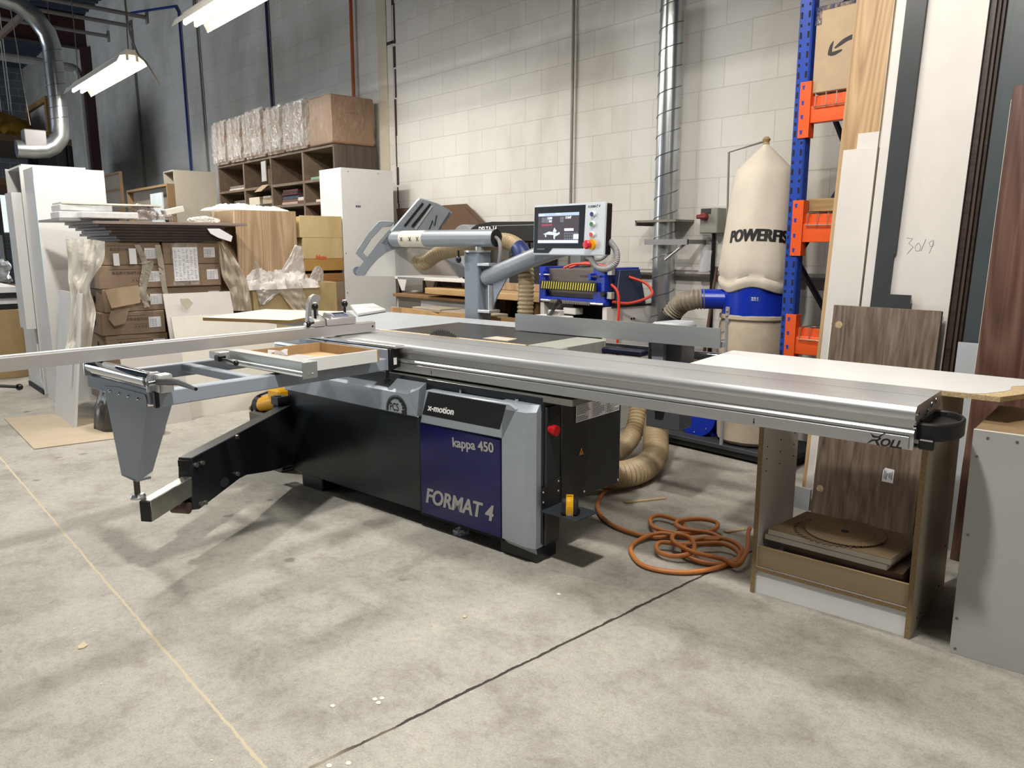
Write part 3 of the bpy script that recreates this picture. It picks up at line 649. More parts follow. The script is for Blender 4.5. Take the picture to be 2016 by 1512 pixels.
bm = nb(); cyl(bm, (XB-.03, 2.455, .77), (XB-.03, 2.455, .715), .009); lathe(bm, [(.001, 0), (.022, .002), (.022, .016), (.01, .02), (.01, .03)], (XB-.03, 2.455, .70), 14); P('adjuster_knob', bm, BLACK)
# roller on the outer side
zr = .872
bm = nb(); cyl(bm, (-3.455, 1.300, zr), (XB-.035, 1.300, zr), .032, seg=28); ro = P('roller', bm, CHROME)
bm = nb(); cyl(bm, (XB-.05, 1.3, zr), (XB-.03, 1.3, zr), .0335, seg=24); P('roller_cap', bm, BLACK, ro)
for x in (-3.475, XB-.028): P('roller_bracket', prism(nb(), [(x, 1.268, .832), (x, 1.335, .832), (x, 1.335, .89), (x, 1.315, .907), (x, 1.285, .907), (x, 1.268, .885)], (.012, 0, 0), .002), FLEX, ro)
bm = nb(); prism(bm, [(XB-.02, 1.29, .832), (XB+.04, 1.29, .832), (XB+.04, 1.29, .872), (XB+.03, 1.29, .90), (XB-.02, 1.29, .90)], (0, .055, 0), .003); P('clamp_block', bm, FLEX, ro)
bm = nb(); cyl(bm, (XB+.0, 1.285, .868), (XB+.0, 1.272, .868), .012); cyl(bm, (XB+.02, 1.29, .874), (XB+.03, 1.25, .874), .010); P('roller_bolt', bm, CHROME, ro)
bm = nb(); tube(bm, [(XB+.03, 1.29, .876), Q(340, 752, y=1.262), Q(352, 753, y=1.255), Q(386, 766, y=1.235)], [.012, .012, .011, .006], 10); P('clamp_lever', bm, BLACK, ro)
# leg bracket with foot rod
yl2 = 1.288
bm = nb(); prism(bm, [(-3.33, yl2, .80), (-3.20, yl2, .812), (-2.955, yl2, .812), (-2.945, yl2, .80), (-2.945, yl2, .765), (-3.10, yl2, .43), (-3.235, yl2, .43), (-3.32, yl2, .765)], (0, .004, 0))
prism(bm, [(-2.945, yl2, .765), (-2.945, yl2+.10, .765), (-3.085, yl2+.06, .465), (-3.10, yl2, .43)], (.004, 0, 0))
prism(bm, [(-3.32, yl2, .765), (-3.32, yl2+.10, .765), (-3.235, yl2+.06, .45), (-3.235, yl2, .43)], (-.004, 0, 0))
box(bm, -3.23, -3.10, yl2, yl2+.06, .43, .44)
lg = P('leg_bracket', bm, GREYP)
for i in range(4): P('bolt', ball(nb(), (-3.27+i*.085, yl2-.001, .788), .007, 8), CHROME, lg)
bm = nb(); cyl(bm, (-3.165, 1.315, .44), (-3.165, 1.315, .345), .012); P('foot_rod', bm, mat('oxidized_steel', '6A625A', .5, .6, .3, 40), lg)
bm = nb(); lathe(bm, [(.012, 0), (.03, .002), (.032, .010), (.026, .022), (.014, .024)], (-3.165, 1.315, .338), 18); P('foot_nut', bm, FLEX, lg)
# swinging support arm
A2 = Vector((-3.80, 2.43, 0)); D2 = Vector((-3.13, 1.27, 0))-A2; D2.normalize(); N2 = Vector((-D2.y, D2.x, 0))
if N2.x < 0: N2 = -N2
def ap(s, z, o=0): v = A2+D2*s+N2*o; return (v.x, v.y, z)
arm = P('support_arm', prism(nb(), [ap(s, z, -.004) for s, z in ((.0, .478), (1.0, .437), (1.01, .30), (1.02, .20), (.97, .185), (.62, .228), (.55, .222), (.30, .168), (.0, .118))], N2*.07, .004), ANTH)
bm = nb(); box_pts = [ap(.8, .275, .012), ap(1.30, .245, .012), ap(1.30, .338, .012), ap(.8, .360, .012)]; prism(bm, box_pts, N2*.05, .003); P('inner_tube', bm, mat('zinc_tube', 'A6A79F', .3, .8, .25, 6), arm)
bm = nb(); prism(bm, [ap(1.299, .248, .014), ap(1.306, .248, .014), ap(1.306, .335, .014), ap(1.299, .335, .014)], N2*.046); P('tube_cap', bm, BLACK, arm)
bm = nb(); prism(bm, [ap(1.0, .40, .004), ap(1.0145, .40, .004), ap(1.0145, .428, .004), ap(1.0, .428, .004)], N2*.052); P('arm_end', bm, BLACKM, arm)
for s, z in ((.98, .40), (.93, .395), (.62, .44), (.64, .255), (.965, .21), (.93, .205)): P('bolt', cyl(nb(), ap(s, z, .06), ap(s, z, .078), .011, seg=12), mat('bolt_zinc', '8A8680', .4, .7), arm)
bm = nb(); lathe(bm, [(.001, 0), (.02, 0), (.024, .004), (.024, .012)], ap(.77, .255, .07), 16, 'X'); P('star_knob', bm, BLACK, arm)
bm = nb(); cyl(bm, ap(1.04, .215, -.02), ap(1.04, .215, .06), .026); P('roller', bm, mat('brown_roller', '5E4A44', .4), arm)
bm = nb(); cyl(bm, (-3.812, 2.41, .10), (-3.812, 2.41, .53), .022, seg=16); box(bm, -3.845, -3.77, 2.385, 2.46, .475, .525, .004); box(bm, -3.845, -3.765, 2.385, 2.46, .09, .125, .004)
for z in (.47, .455, .13): cyl(bm, (-3.812, 2.41, z), (-3.812, 2.41, z+.012), .03, seg=16)
P('hinge_pin', bm, ANTH)
# crosscut fence
FX = -3.33
bm = nb(); prism(bm, [(FX, -.25, .906), (FX, -.25, .957), (FX-.004, -.25, .960), (FX-.014, -.25, .960), (FX-.014, -.25, .955), (FX-.02, -.25, .955), (FX-.02, -.25, .962), (FX-.065, -.25, .962), (FX-.065, -.25, .906)], (0, 3.0, 0))
cf = P('crosscut_fence', bm, FENCE)
P('scale_rule', box(nb(), FX-.062, FX-.024, -.25, 2.6, .9622, .9632), mat('scale_white', 'D8DCE2', .35), cf)
bm = nb(); cyl(bm, (FX, 2.73, .935), (FX+.001, 2.73, .935), .006, seg=10); P('screw_hole', bm, BLACKM, cf)
bm = nb(); prism(bm, [(FX+.003, 2.425, .961), (FX+.003, 2.425, .998), (FX-.06, 2.425, 1.022), (FX-.08, 2.425, 1.022), (FX-.08, 2.425, .961)], (0, .19, 0), .003); fs = P('flip_stop', bm, FENCE)
bm = nb(); prism(bm, [(FX+.003, 2.348, .961), (FX+.003, 2.348, .992), (FX-.03, 2.348, 1.012), (FX-.06, 2.348, 1.016), (FX-.06, 2.348, .961)], (0, .066, 0), .003); P('stop_block', bm, FENCE, fs)
bm = nb()
def ly(y, z): return (FX-.052, y, z)
arc = [ly(2.34, .985), ly(2.355, 1.085), ly(2.372, 1.115), ly(2.395, 1.128), ly(2.428, 1.118), ly(2.43, 1.10), ly(2.415, 1.09), ly(2.408, 1.03), ly(2.425, .99), ly(2.385, .99), ly(2.395, 1.05), ly(2.392, 1.085), ly(2.378, 1.092), ly(2.370, 1.075), ly(2.372, .985)]
prism(bm, arc, (-.025, 0, 0), .002); prism(bm, [(FX-.03, 2.412, .995), (FX-.03, 2.43, 1.03), (FX+.0, 2.44, 1.02), (FX+.003, 2.438, .99)], (0, .012, 0)); P('stop_arm', bm, mat('stop_arm_grey', '9C9A98', .4, .3), fs)
for (y, z0, x) in ((2.368, 1.0, FX-.02), (2.585, 1.0, FX-.055)):
    bm = nb(); cyl(bm, (x, y, z0), (x, y, z0+.05), .007); ball(bm, (x, y, z0+.065), .018, 16, (1, 1, 1.15)); k = P('ball_knob', bm, BLACK, fs)
    P('knob_cap', cyl(nb(), (x, y, z0+.083), (x, y, z0+.088), .010), INKW, k)
bm = nb(); cyl(bm, (FX-.005, 2.345, .985), (FX-.005, 2.325, .982), .006); ball(bm, (FX-.005, 2.31, .98), .017, 14); k = P('ball_knob', bm, BLACK, fs)
P('knob_cap', cyl(nb(), (FX-.005, 2.295, .979), (FX-.005, 2.291, .979), .010), INKW, k)
tn = Vector((-.063, 0, .024)).normalized()
def rd(y, u): v = Vector((FX+.003, y, .998))+tn*u; return v+Vector((.35*.001, 0, .001))
nn = Vector((.024, 0, .063)).normalized()
rdp = P('digital_readout', prism(nb(), [rd(2.475, .012), rd(2.575, .012), rd(2.575, .058), rd(2.475, .058)], nn*.004), mat('readout_bezel', '9096A8', .4), fs)
P('display', prism(nb(), [rd(2.49, .036)+nn*.004, rd(2.565, .036)+nn*.004, rd(2.565, .054)+nn*.004, rd(2.49, .054)+nn*.004], nn*.0006), BLACK, rdp)
bm = nb()
for i in range(6): box_p = [rd(2.486+i*.0145, .016)+nn*.004, rd(2.495+i*.0145, .016)+nn*.004, rd(2.495+i*.0145, .03)+nn*.004, rd(2.486+i*.0145, .03)+nn*.004]; prism(bm, box_p, nn*.001)
P('key', bm, mat('navy_keys', '20285C', .5), rdp)
bm = nb(); e = Q(38, 762, x=FX+.06); ball(bm, e, .013, 16); tube(bm, [e, e+Vector((-.005, -.06, .012)), e+Vector((-.03, -.16, .03)), e+Vector((-.06, -.3, .14))], .006, 8); P('fence_lever', bm, BLACK)
# side extension profile lying across the frame
bm = nb(); prism(bm, [(-3.29, 1.806, .852), (-3.29, 1.806, .862), (-3.29, 1.812, .866), (-3.29, 1.812, .898), (-3.29, 1.816, .904), (-3.29, 1.875, .904), (-3.29, 1.875, .834), (-3.29, 1.83, .834), (-3.29, 1.80, .846)], (.63, 0, 0)); xb = P('stop_rail', bm, mat('rail_grey', 'A9ADA9', .42, .5))
P('rail_end_plate', box(nb(), -2.661, -2.655, 1.804, 1.876, .835, .904, .001), mat('end_plate_grey', '8F9492', .45, .3), xb)
bm = nb()
for y in (1.83, 1.85): ball(bm, (-2.655, y, .855), .004, 8)
P('screw', bm, CHROME, xb)
bm = nb(); box(bm, -3.33, -3.24, 1.76, 1.83, .866, .90, .003); P('rail_clamp', bm, FENCE, xb)
bm = nb(); box(bm, -3.26, -3.22, 1.745, 1.785, .86, .888, .004); tube(bm, [(-3.24, 1.76, .868), (-3.18, 1.765, .872), (-3.13, 1.772, .862)], .006, 8); ball(bm, (-3.12, 1.773, .862), .013, 14); P('ball_lever', bm, BLACK, xb)

# ---- guard, post and touchscreen behind the table
bm = nb(); box(bm, -3.585, -3.455, 3.735, 3.865, 0, 1.332, .006); po = P('post', bm, mat('post_grey', '7C858F', .4, .1, var=.05))
bm = nb(); cyl(bm, (-3.52, 3.80, 1.332), (-3.52, 3.80, 1.345), .09, seg=24); cyl(bm, (-3.50, 3.80, 1.345), (-3.5, 3.80, 1.37), .03, seg=12); P('post_cap', bm, FLEX, po)
bm = nb(); cyl(bm, (-3.60, 3.70, 1.345), (-3.60, 3.70, 1.30), .007); ball(bm, (-3.60, 3.70, 1.285), .02, 12, (1, 1, 1.2)); P('clamp_lever', bm, BLACK, po)
za = 1.425
bm = nb(); tube(bm, [(-4.36, 3.82, za), (-3.35, 3.80, za)], .058, 28, False); tube(bm, [(-4.36, 3.82, za), (-3.35, 3.80, za)], .053, 28, False); ball(bm, (-4.36, 3.82, za), .0575, 24)
ga = P('guard_arm', bm, HAMMER)
P('warning_label', tube(nb(), [(-4.27, 3.818, za), (-4.02, 3.813, za)], .0585, 28, False), mat('pale_label', 'D4CFC0', .6, var=.1, vs=50), ga)
bm = nb()
for i, xx in enumerate((-4.23, -4.14, -4.06)):
    for a, b2 in ((-.012, .012), (.012, -.012)): prism(bm, [(xx+a-.002, 3.754, za+.012), (xx+a+.004, 3.754, za+.012), (xx+b2+.004, 3.756, za-.018), (xx+b2-.002, 3.756, za-.018)], (0, .001, 0))
P('print', bm, INK, ga)
bm = nb(); cyl(bm, (-3.349, 3.80, za), (-3.4, 3.80, za), .052, seg=28); P('bore', bm, BLACKM, ga)
bm = nb(); tube(bm, spline([(-3.45, 3.80, za+.01), (-3.34, 3.79, za), (-3.30, 3.78, za-.06), (-3.32, 3.79, za-.16), (-3.40, 3.85, za-.3)]), .012, 8); P('cable', bm, mat('grey_cable', '8C8C90', .5), ga)
# guard hood: plane x = GX
GN = Vector((.70, -.714, 0)); GK = GN.dot(Vector((-4.33, 3.90, 0)))    # the hood hangs in this upright plane
def gq(px, py, dx=0):
    n = MX*GN.x+MY*GN.y; p = pl(px, py, n, GK); return Vector((p.dot(MX), p.dot(MY), p.z))+GN*dx
bm = nb(); prism(bm, [gq(*p) for p in ((752, 484), (746, 480), (822, 391), (828, 389.5), (860, 400), (888, 414), (886, 420), (864, 450), (850, 474), (800, 490))], GN*-.08, .012)
hood = P('guard_hood', bm, HAMMER)
bm = nb()
for a, c, wd in (((797, 445), (833, 400), 2.2), ((812, 446), (848, 402), 2.6)):
    d = Vector((c[0]-a[0], c[1]-a[1])).normalized(); q = Vector((-d.y, d.x))*wd
    prism(bm, [gq(a[0]+q.x, a[1]+q.y, .002), gq(a[0]-q.x, a[1]-q.y, .002), gq(c[0]-q.x, c[1]-q.y, .002), gq(c[0]+q.x, c[1]+q.y, .002)], GN*.01)
P('slide_slot', bm, BLACK, hood)
bm = nb(); tube(bm, [gq(845, 451, .012), gq(850, 440, .014), gq(851, 434, .012), gq(856, 444, .013), gq(860, 424, .012)], .004, 6); P('spring', bm, BLACK, hood)
bm = nb(); d = Vector((848-812, 402-446)).normalized(); q = Vector((-d.y, d.x))*2
prism(bm, [gq(818-q.x, 452-q.y, .004), gq(818+q.x, 452+q.y, .004), gq(851+q.x, 405+q.y, .004), gq(851-q.x, 405-q.y, .004)], GN*.012); P('slide_rail', bm, ALU2, hood)
# serrated knobbly back edge
bm = nb()
for i in range(11): ball(bm, gq(887-i*2.2, 419+i*3.2, -.05), .012, 8)
P('knurled_edge', bm, HAMMER, hood)
inner = [(717, 543), (727, 527), (743, 508), (760, 496), (778, 489), (800, 486), (825, 486), (846, 489), (865, 498), (882, 513), (896, 531), (904, 547)]
outer = [(918, 545), (920, 534), (908, 517), (892, 498), (878, 486), (862, 478), (830, 470), (800, 468), (775, 460), (766, 452), (749, 472), (730, 497), (709, 524), (700, 536), (703, 543)]
bm = nb(); prism(bm, [gq(*p) for p in inner+outer], GN*-.025, .003); fr = P('guard_frame', bm, HAMMER, hood)
bm = nb(); prism(bm, [gq(*p, -.085) for p in inner+outer], GN*-.02); P('rear_guard_frame', bm, HAMMER, hood)
loop_o = [(699, 499), (703, 490), (723, 462), (744, 436), (750, 434), (776, 436), (768, 446)]; loop_i = [(751, 446), (730, 470), (711, 497), (724, 508), (716, 515)]
bm = nb(); prism(bm, [gq(*p, -.02) for p in loop_o+loop_i], GN*-.04, .004); P('guard_handle', bm, mat('handle_grey', '8B9299', .45), hood)
m, nt, b = newmat('clear_plastic'); b.inputs['Base Color'].default_value = (.86, .87, .86, 1); b.inputs['Roughness'].default_value = .12; b.inputs['Alpha'].default_value = .30; CLEAR = m
bm = nb(); prism(bm, [gq(*p, -.012) for p in [(717, 543)]+inner[1:-1]+[(905, 548)]], GN*-.004); P('clear_shield', bm, CLEAR, hood)
for p, rp in (((703, 534), 9), ((918, 541), 10)):
    c = gq(*p); r = (gq(p[0], p[1]-rp)-c).z; bm = nb(); cyl(bm, c-GN*.03, c-GN*.06, r, seg=24); cyl(bm, c-GN*.025, c-GN*.035, r*.5, seg=20); P('guard_wheel', bm, mat('wheel_grey', '6C7B8A', .4), hood)
# suction hose
bm = nb(); hose(bm, [(-4.36, 4.00, 1.36), (-4.33, 3.99, 1.28), (-4.22, 3.97, 1.25), (-4.05, 3.96, 1.32), (-3.8, 3.95, 1.36), (-3.5, 3.93, 1.40), (-3.33, 3.90, 1.40), (-3.20, 3.87, 1.34), (-3.135, 3.84, 1.22), (-3.12, 3.82, 1.0), (-3.14, 3.82, .7), (-3.2, 3.85, .2)], .053, .026)
ho = P('suction_hose', bm, BEIGEH)
pp = resample(spline([(-3.33, 3.90, 1.40), (-3.20, 3.87, 1.34), (-3.135, 3.84, 1.22)], 12), .01)
k0 = int(len(pp)*.38); k1 = int(len(pp)*.80)
bm = nb(); tube(bm, pp[k0:k1], .057, 24, False); P('blue_band', bm, mat('blue_band', '27366E', .4, var=.5, vs=30), ho)
# touchscreen arm and panel
bm = nb(); tube(bm, [(-3.43, 3.80, 1.165), (-3.40, 3.79, 1.175), (-2.98, 3.735, 1.305), (-2.70, 3.74, 1.385)], .056, 24); ta = P('screen_arm', bm, HAMMER)
bm = nb(); prism(bm, [(-3.44, 3.79, 1.13), (-3.20, 3.76, 1.21), (-3.33, 3.78, 1.05), (-3.385, 3.79, .955), (-3.44, 3.79, .955)], (0, .012, 0)); P('gusset', bm, GREYP, ta)
for z in (1.245, .937): P('pivot_plate', box(nb(), -3.46, -3.355, 3.73, 3.84, z, z+.018, .002), FLEX, ta)
P('pivot_pin', cyl(nb(), (-3.39, 3.785, .955), (-3.39, 3.785, 1.12), .02), FLEX, ta)
# screen panel, own orientation
a_ = Q(1048.5, 404, y=3.64); b_ = Q(1190, 397.5, y=3.555); c_ = Q(1048.5, 502, y=3.63); e_ = Q(1190, 503, y=3.545)
xa = ((b_-a_)+(e_-c_)).normalized(); up_ = ((a_-c_)+(b_-e_)); up_ = (up_-xa*up_.dot(xa)).normalized(); nf = xa.cross(up_)
o_ = (c_+e_)/2; Wp = ((b_-a_).length+(e_-c_).length)/2; Hp = (((a_-c_)+(b_-e_))/2).dot(up_)
PF = MF @ Matrix(((xa.x, up_.x, nf.x, o_.x), (xa.y, up_.y, nf.y, o_.y), (xa.z, up_.z, nf.z, o_.z), (0, 0, 0, 1)))
setf(PF); w2 = Wp/2
def pu(px, py):            # crop coordinates on the panel face -> panel units
    q = Q(1050+px/12.6, 390+py/12.6, y=3.6)
    return q
bm = nb(); box(bm, -w2+.008, w2, .006, Hp-.006, -.055, -.008, .006); scr = P('screen_case', bm, BLACK)
bm = nb(); box(bm, -w2, w2, 0, Hp, -.012, 0, .006, 2); bz_ = P('bezel', bm, mat('bezel_silver', 'C4C8CC', .35, .2, var=.03), scr)
def fx(u): return -w2+Wp*u
def fz(v): return Hp*v
bm = nb(); prism(bm, [(fx(.015), fz(.035), .0006), (fx(.235), fz(.035), .0006), (fx(.295), fz(.135), .0006), (fx(.725), fz(.135), .0006), (fx(.735), fz(.96), .0006), (fx(.015), fz(.96), .0006)], (0, 0, .001)); gl = P('black_glass', bm, mat('screen_glass', '050507', .3, var=0, spec=.15), scr)
def em(name, col, k=1.0): return mat(name, col, .4, var=0, emit=k)
sx0, sx1, sz0, sz1 = .075, .655, .235, .83
def sp(u, v): return (fx(sx0+(sx1-sx0)*u), fz(sz0+(sz1-sz0)*v))
def srect(bm, u0, u1, v0, v1, h):
    a = sp(u0, v0); c = sp(u1, v1); box(bm, a[0], c[0], a[1], c[1], h, h+.0003)
disp = P('display', (lambda bm: (srect(bm, 0, 1, 0, 1, .0016), bm)[1])(nb()), em('screen_dark', '2C2228', .9), scr)
bm = nb(); srect(bm, 0, 1, 0, .105, .002); srect(bm, 0, 1, .90, 1, .002); P('menu_bar', bm, em('screen_bar', '8FA0B8', .9), disp)
bm = nb()
for i in range(8): srect(bm, .01+i*.123, .122+i*.123, .012, .095, .0023)
srect(bm, .66, .88, .40, .485, .002); srect(bm, .88, 1, .13, .30, .002); P('soft_key', bm, em('screen_key', 'B9C6DC', .9), disp)
bm = nb()
for r in range(3):
    for cc in range(4+(r == 0)*2): srect(bm, .66+cc*.056, .70+cc*.056, .29-r*.085, .345-r*.085, .002)
srect(bm, .18, .36, .68, .80, .002); srect(bm, .18, .36, .8, .87, .002); srect(bm, .09, .17, .69, .86, .002); srect(bm, .55, .64, .78, .86, .002); srect(bm, .55, .64, .69, .77, .002); P('value_box', bm, em('screen_mid', '4E545C', .9), disp)
bm = nb(); srect(bm, .09, .36, .575, .64, .002); P('alert_box', bm, em('screen_red', '7A2A38', .9), disp)
bm = nb()
def st(s, u, v, wd, **k): a = sp(u, v); c = sp(u+wd, v); text(bm, s, (a[0], a[1], .0023), (c[0], c[1], .0023), (0, 1, 0), .0002, **k)
st('5.500', .24, .80, .11, bold=.02); st('0.0', .28, .70, .06, bold=.02); st('17.047', .68, .80, .14, bold=.02); st('FORMAT4', .03, .92, .13, bold=.02); st('Rip cut', .46, .945, .1)
P('readout', bm, em('screen_white', 'E8EEF4', 1), disp)
bm = nb()                                    # small picture of the saw on the display
def sh(pts, h=.0021): prism(bm, [(*sp(u, v), h) for u, v in pts], (0, 0, .0002))
sh([(.13, .30), (.28, .39), (.38, .37), (.56, .31), (.44, .22), (.40, .27)]); sh([(.38, .38), (.40, .47), (.42, .52), (.44, .46), (.47, .42), (.46, .36)]); sh([(.40, .27), (.40, .16), (.43, .12), (.44, .23)]); sh([(.18, .29), (.19, .21), (.215, .20), (.22, .28)]); sh([(.50, .35), (.545, .37), (.55, .30), (.53, .30)])
P('machine_picture', bm, em('screen_pale', 'AEBFCC', .9), disp)
P('lettering', text(nb(), 'smarttouch', (fx(.07), fz(.105), .0018), (fx(.175), fz(.105), .0018), (0, 1, 0), .0003), INKG, scr, label='small grey smarttouch lettering')
P('lettering', text(nb(), 'FORMAT 4', (fx(.765), fz(.895), .0003), (fx(.925), fz(.905), .0003), (0, 1, 0), .0004, .25, .02), INK, scr, label='black FORMAT 4 lettering')
for v, r, m2, nm in ((.775, .0125, 'B', 'blue'), (.59, .0125, 'G', 'green'), (.395, .0125, 'R', 'red')):
    x, z = fx(.845), fz(v); bm = nb(); lathe(bm, [(.016, 0), (.016, .012), (.0125, .016)], (x, z, 0), 20); k = P('push_button', bm, mat('button_collar', 'D6D8DA', .35), scr, label=nm+' push button')
    P('button_cap', cyl(nb(), (x, z, .012), (x, z, .0185), .0125), mat('cap_'+nm, {'B': '1A2A6C', 'G': '2F7A38', 'R': 'C8402E'}[m2], .4, var=0), k)
x, z = fx(.83), fz(.205); bm = nb(); cyl(bm, (x+.006, z+.002, 0), (x+.006, z+.002, .012), .029, seg=28); k = P('emergency_stop', bm, mat('stop_yellow', 'E0A018', .4, var=0), scr)
bm = nb(); cyl(bm, (x, z, .01), (x, z, .028), .013); lathe(bm, [(.015, .026), (.024, .03), (.025, .042), (.02, .05), (.001, .052)], (x, z, 0), 28); P('stop_mushroom', bm, mat('stop_red', 'C81A22', .3, var=0), k)
setf(MF)
def pw(u, v, d): return o_+xa*fx(u)+up_*fz(v)+nf*d
bm = nb(); hose(bm, [pw(.78, .06, -.03), pw(.80, -.06, -.02), pw(.88, -.22, -.02), pw(1.0, -.24, -.03), pw(1.09, -.12, -.04), pw(1.07, .1, -.05), pw(.98, .28, -.05)], .017, .0085, .12, 14); P('cable_conduit', bm, mat('conduit_grey', '8E8E90', .5, var=0), scr)
# ================================================================ things on and around the saw
setf(MF)
# drawer box on the crosscut table
t = thing('drawer_box', 'white fronted wooden drawer lying on the crosscut table', 'drawer', (-3.03, 2.15, .834))
xa, xb, ya, yb2, za, zc = -3.26, -2.80, 1.885, 2.33, .834, .892
obj('front', box(nb(), xb-.012, xb, ya, yb2-.012, za, zc, .001), WHITE, t)
obj('side', box(nb(), xa, xb+.001, yb2-.012, yb2, za, zc, .001), MDF, t)
obj('side', box(nb(), xa, xb-.013, ya, ya+.012, za, zc, .001), MDF, t)
obj('back', box(nb(), xa, xa+.012, ya+.013, yb2-.013, za, zc, .001), MDF, t)
obj('bottom', box(nb(), xa+.012, xb-.013, ya+.012, yb2-.013, za+.002, za+.01), mat('raw_plywood', 'D3AE80', .7, var=.1), t)
rp = random.Random(5)
def paper(name, cx, cy, z, sx, sy, rot, label, m=PAPER, curl=.008, cat='paper'):
    bm = nb(); ca, sa = math.cos(rot), math.sin(rot)
    sheet(bm, lambda u, v: (cx+(u-.5)*sx*ca-(v-.5)*sy*sa, cy+(u-.5)*sx*sa+(v-.5)*sy*ca, z+curl*abs(math.sin(3*u+2*v))), 6, 6, .0008)
    o = obj(name, bm, m); tag(o, label, cat); return o
paper('paper_scrap', -3.06, 2.10, .848, .22, .16, .3, 'white crumpled paper lying flat in the drawer')
paper('paper_scrap', -3.17, 2.02, .862, .09, .05, .9, 'small folded white paper standing up in the drawer', curl=.03)
paper('paper_scrap', -2.95, 2.06, .848, .15, .05, -.2, 'narrow white paper strip nearest the drawer front')
# tape measure
t = thing('tape_measure', 'yellow and black tape measure on the side shelf of the saw', 'tape measure', (-1.825, 2.535, .251))
setf(MF @ Matrix.Translation((-1.822, 2.532, .251)) @ Matrix.Rotation(.62, 4, 'Z') @ Matrix.Scale(1.22, 4))
bd = [(-.034, 0), (.034, 0), (.037, .02), (.030, .05), (.012, .062), (-.012, .062), (-.030, .052), (-.036, .02)]
def tprof(k, u): return [(u, y*k, z*(k if z > .03 else 1)) for y, z in bd]
obj('case', prism(nb(), tprof(1, -.030), (.060, 0, 0), .006), RUBBER, t)
yb_ = obj('yellow_band', prism(nb(), tprof(1.025, -.0125), (.025, 0, 0), .0008), YEL, t)
bm = nb()
text(bm, 'DEWALT', (-.0105, -.0135, .0642), (.0105, -.0135, .0642), (0, 1, 0), .0004, 0, .03, 2.2); obj('lettering', bm, INK, yb_, label='black lettering')
bm = nb()
for r in range(3): box(bm, -.009, .009, -.0390, -.0385, .012+r*.010, .0135+r*.010)
obj('print', bm, mat('band_brown', '8A5A10', .5, var=0), yb_)
obj('hook', box(nb(), -.006, .006, -.041, -.037, .002, .012), FLEX, t)
setf(MF)
# offcut and sheets on the tables
bm = nb(); prism(bm, [Q(*p, z=.9) for p in ((950, 667), (978, 663.5), (1018, 668), (998, 672.5))], (0, 0, .004)); tag(obj('offcut', bm, mat('pale_offcut', 'BDB3A4', .6)), 'small pale board offcut lying on the cast saw table near the blade', 'offcut')
bm = nb(); zb = .9015
pts = [Vector((-4.70, 2.46, zb)), Vector((-4.96, 3.08, zb)), Vector((-4.36, 3.325, zb)), Vector((-4.10, 2.705, zb))]
t = thing('sheet_panel', 'white sheet with raw plywood edges lying behind the crosscut fence', 'board', (-4.4, 2.95, zb))
obj('edge_core', prism(nb(), pts, (0, 0, .020)), mat('ply_edge', '9A7C4E', .7, var=.4, vs=60, stretch=(.3, .3, 12)), t)
ctr = sum(pts, Vector())/4
obj('white_face', prism(nb(), [p+Vector((0, 0, .0202)) for p in pts], (0, 0, .001)), CREAM, t)
pts = [Q(735, 601, z=.905), Q(760, 613, z=.905), Q(705, 622, z=.905), Q(690, 604, z=.905)]
bm = nb(); prism(bm, pts, (0, 0, .016), .001); tag(obj('board', bm, WHITE), 'small white board beside the ball knob of the flip stop', 'board')
bm = nb(); pz = [(-4.25, 3.70, .80)]; zz = .80
top = [(840-770+0, 0)]
oc = [(769, 604), (820, 609), (845, 613), (861, 619), (870, 613), (930, 619), (1000, 625), (1060, 630), (1060, 645), (769, 640)]
prism(bm, [Q(a, c, y=3.90) for a, c in oc], (0, .016, 0)); v0 = min(v.co.z for v in bm.verts)
bm.free(); bm = nb(); pts = [Q(a, c, y=3.90) for a, c in oc[:-2]]
prism(bm, [Vector((pts[0].x, 3.90, 0))]+pts+[Vector((pts[-1].x, 3.90, 0))], (0, .016, 0)); tag(obj('board', bm, mat('torn_mdf', 'D9B07A', .8, var=.15, vs=20)), 'tan board with a chipped top edge standing behind the saw table', 'board')
# white chipped board resting on the open cabinet and the saw
zt = .882
t = thing('worktop_board', 'long white board with chipped right end resting on the open cabinet', 'board', (-.95, 3.15, zt-.018))
pw_ = [(-1.50, 2.945), (-1.53, 3.445), (-.30, 3.385), (-.300, 3.08), (-.365, 2.94)]
obj('core', prism(nb(), [(x, y, zt-.018) for x, y in pw_], (0, 0, .017)), CHIPL, t)
rr_ = random.Random(2); ed = [(-1.50, 2.947), (-1.53, 3.445), (-.325, 3.386)]
for i in range(9): ed.append((-.325-.012*rr_.random()-(.03 if i > 4 else 0), 3.37-.036*i))
ed += [(-.385, 3.03), (-.415, 2.975), (-.45, 2.947)]
obj('white_face', prism(nb(), [(x, y, zt-.0009) for x, y in ed], (0, 0, .0012)), WHITE, t)
# open cabinet under it
t = thing('open_cabinet', 'open white cabinet with raw chipboard edges under the white board', 'cabinet', (-.83, 3.0, 0))
cx0, cx1, cy0, cy1, ch = -1.126, -.538, 2.815, 3.20, .863
def panel(name, a, m=WHITE, edge=CHIP, ax='y'):
    o = obj(name, box(nb(), *a, .0008), m, t)
    return o
p1 = panel('side_panel', (cx0, cx0+.018, cy0+.0015, cy1, 0, ch), WHITE2); obj('raw_edge', box(nb(), cx0, cx0+.018, cy0, cy0+.0015, 0, ch), CHIP, p1, label='raw chipboard edge')
p2 = panel('side_panel', (cx1-.018, cx1, cy0+.0015, cy1+.17, 0, ch), mat('beige_melamine', 'B3A894', .45, var=.05)); obj('raw_edge', box(nb(), cx1-.018, cx1, cy0, cy0+.0015, 0, ch), CHIP, p2, label='raw chipboard edge')
panel('plinth_board', (cx0+.018, cx1-.018, cy0+.012, cy0+.028, 0, .098), WHITE)
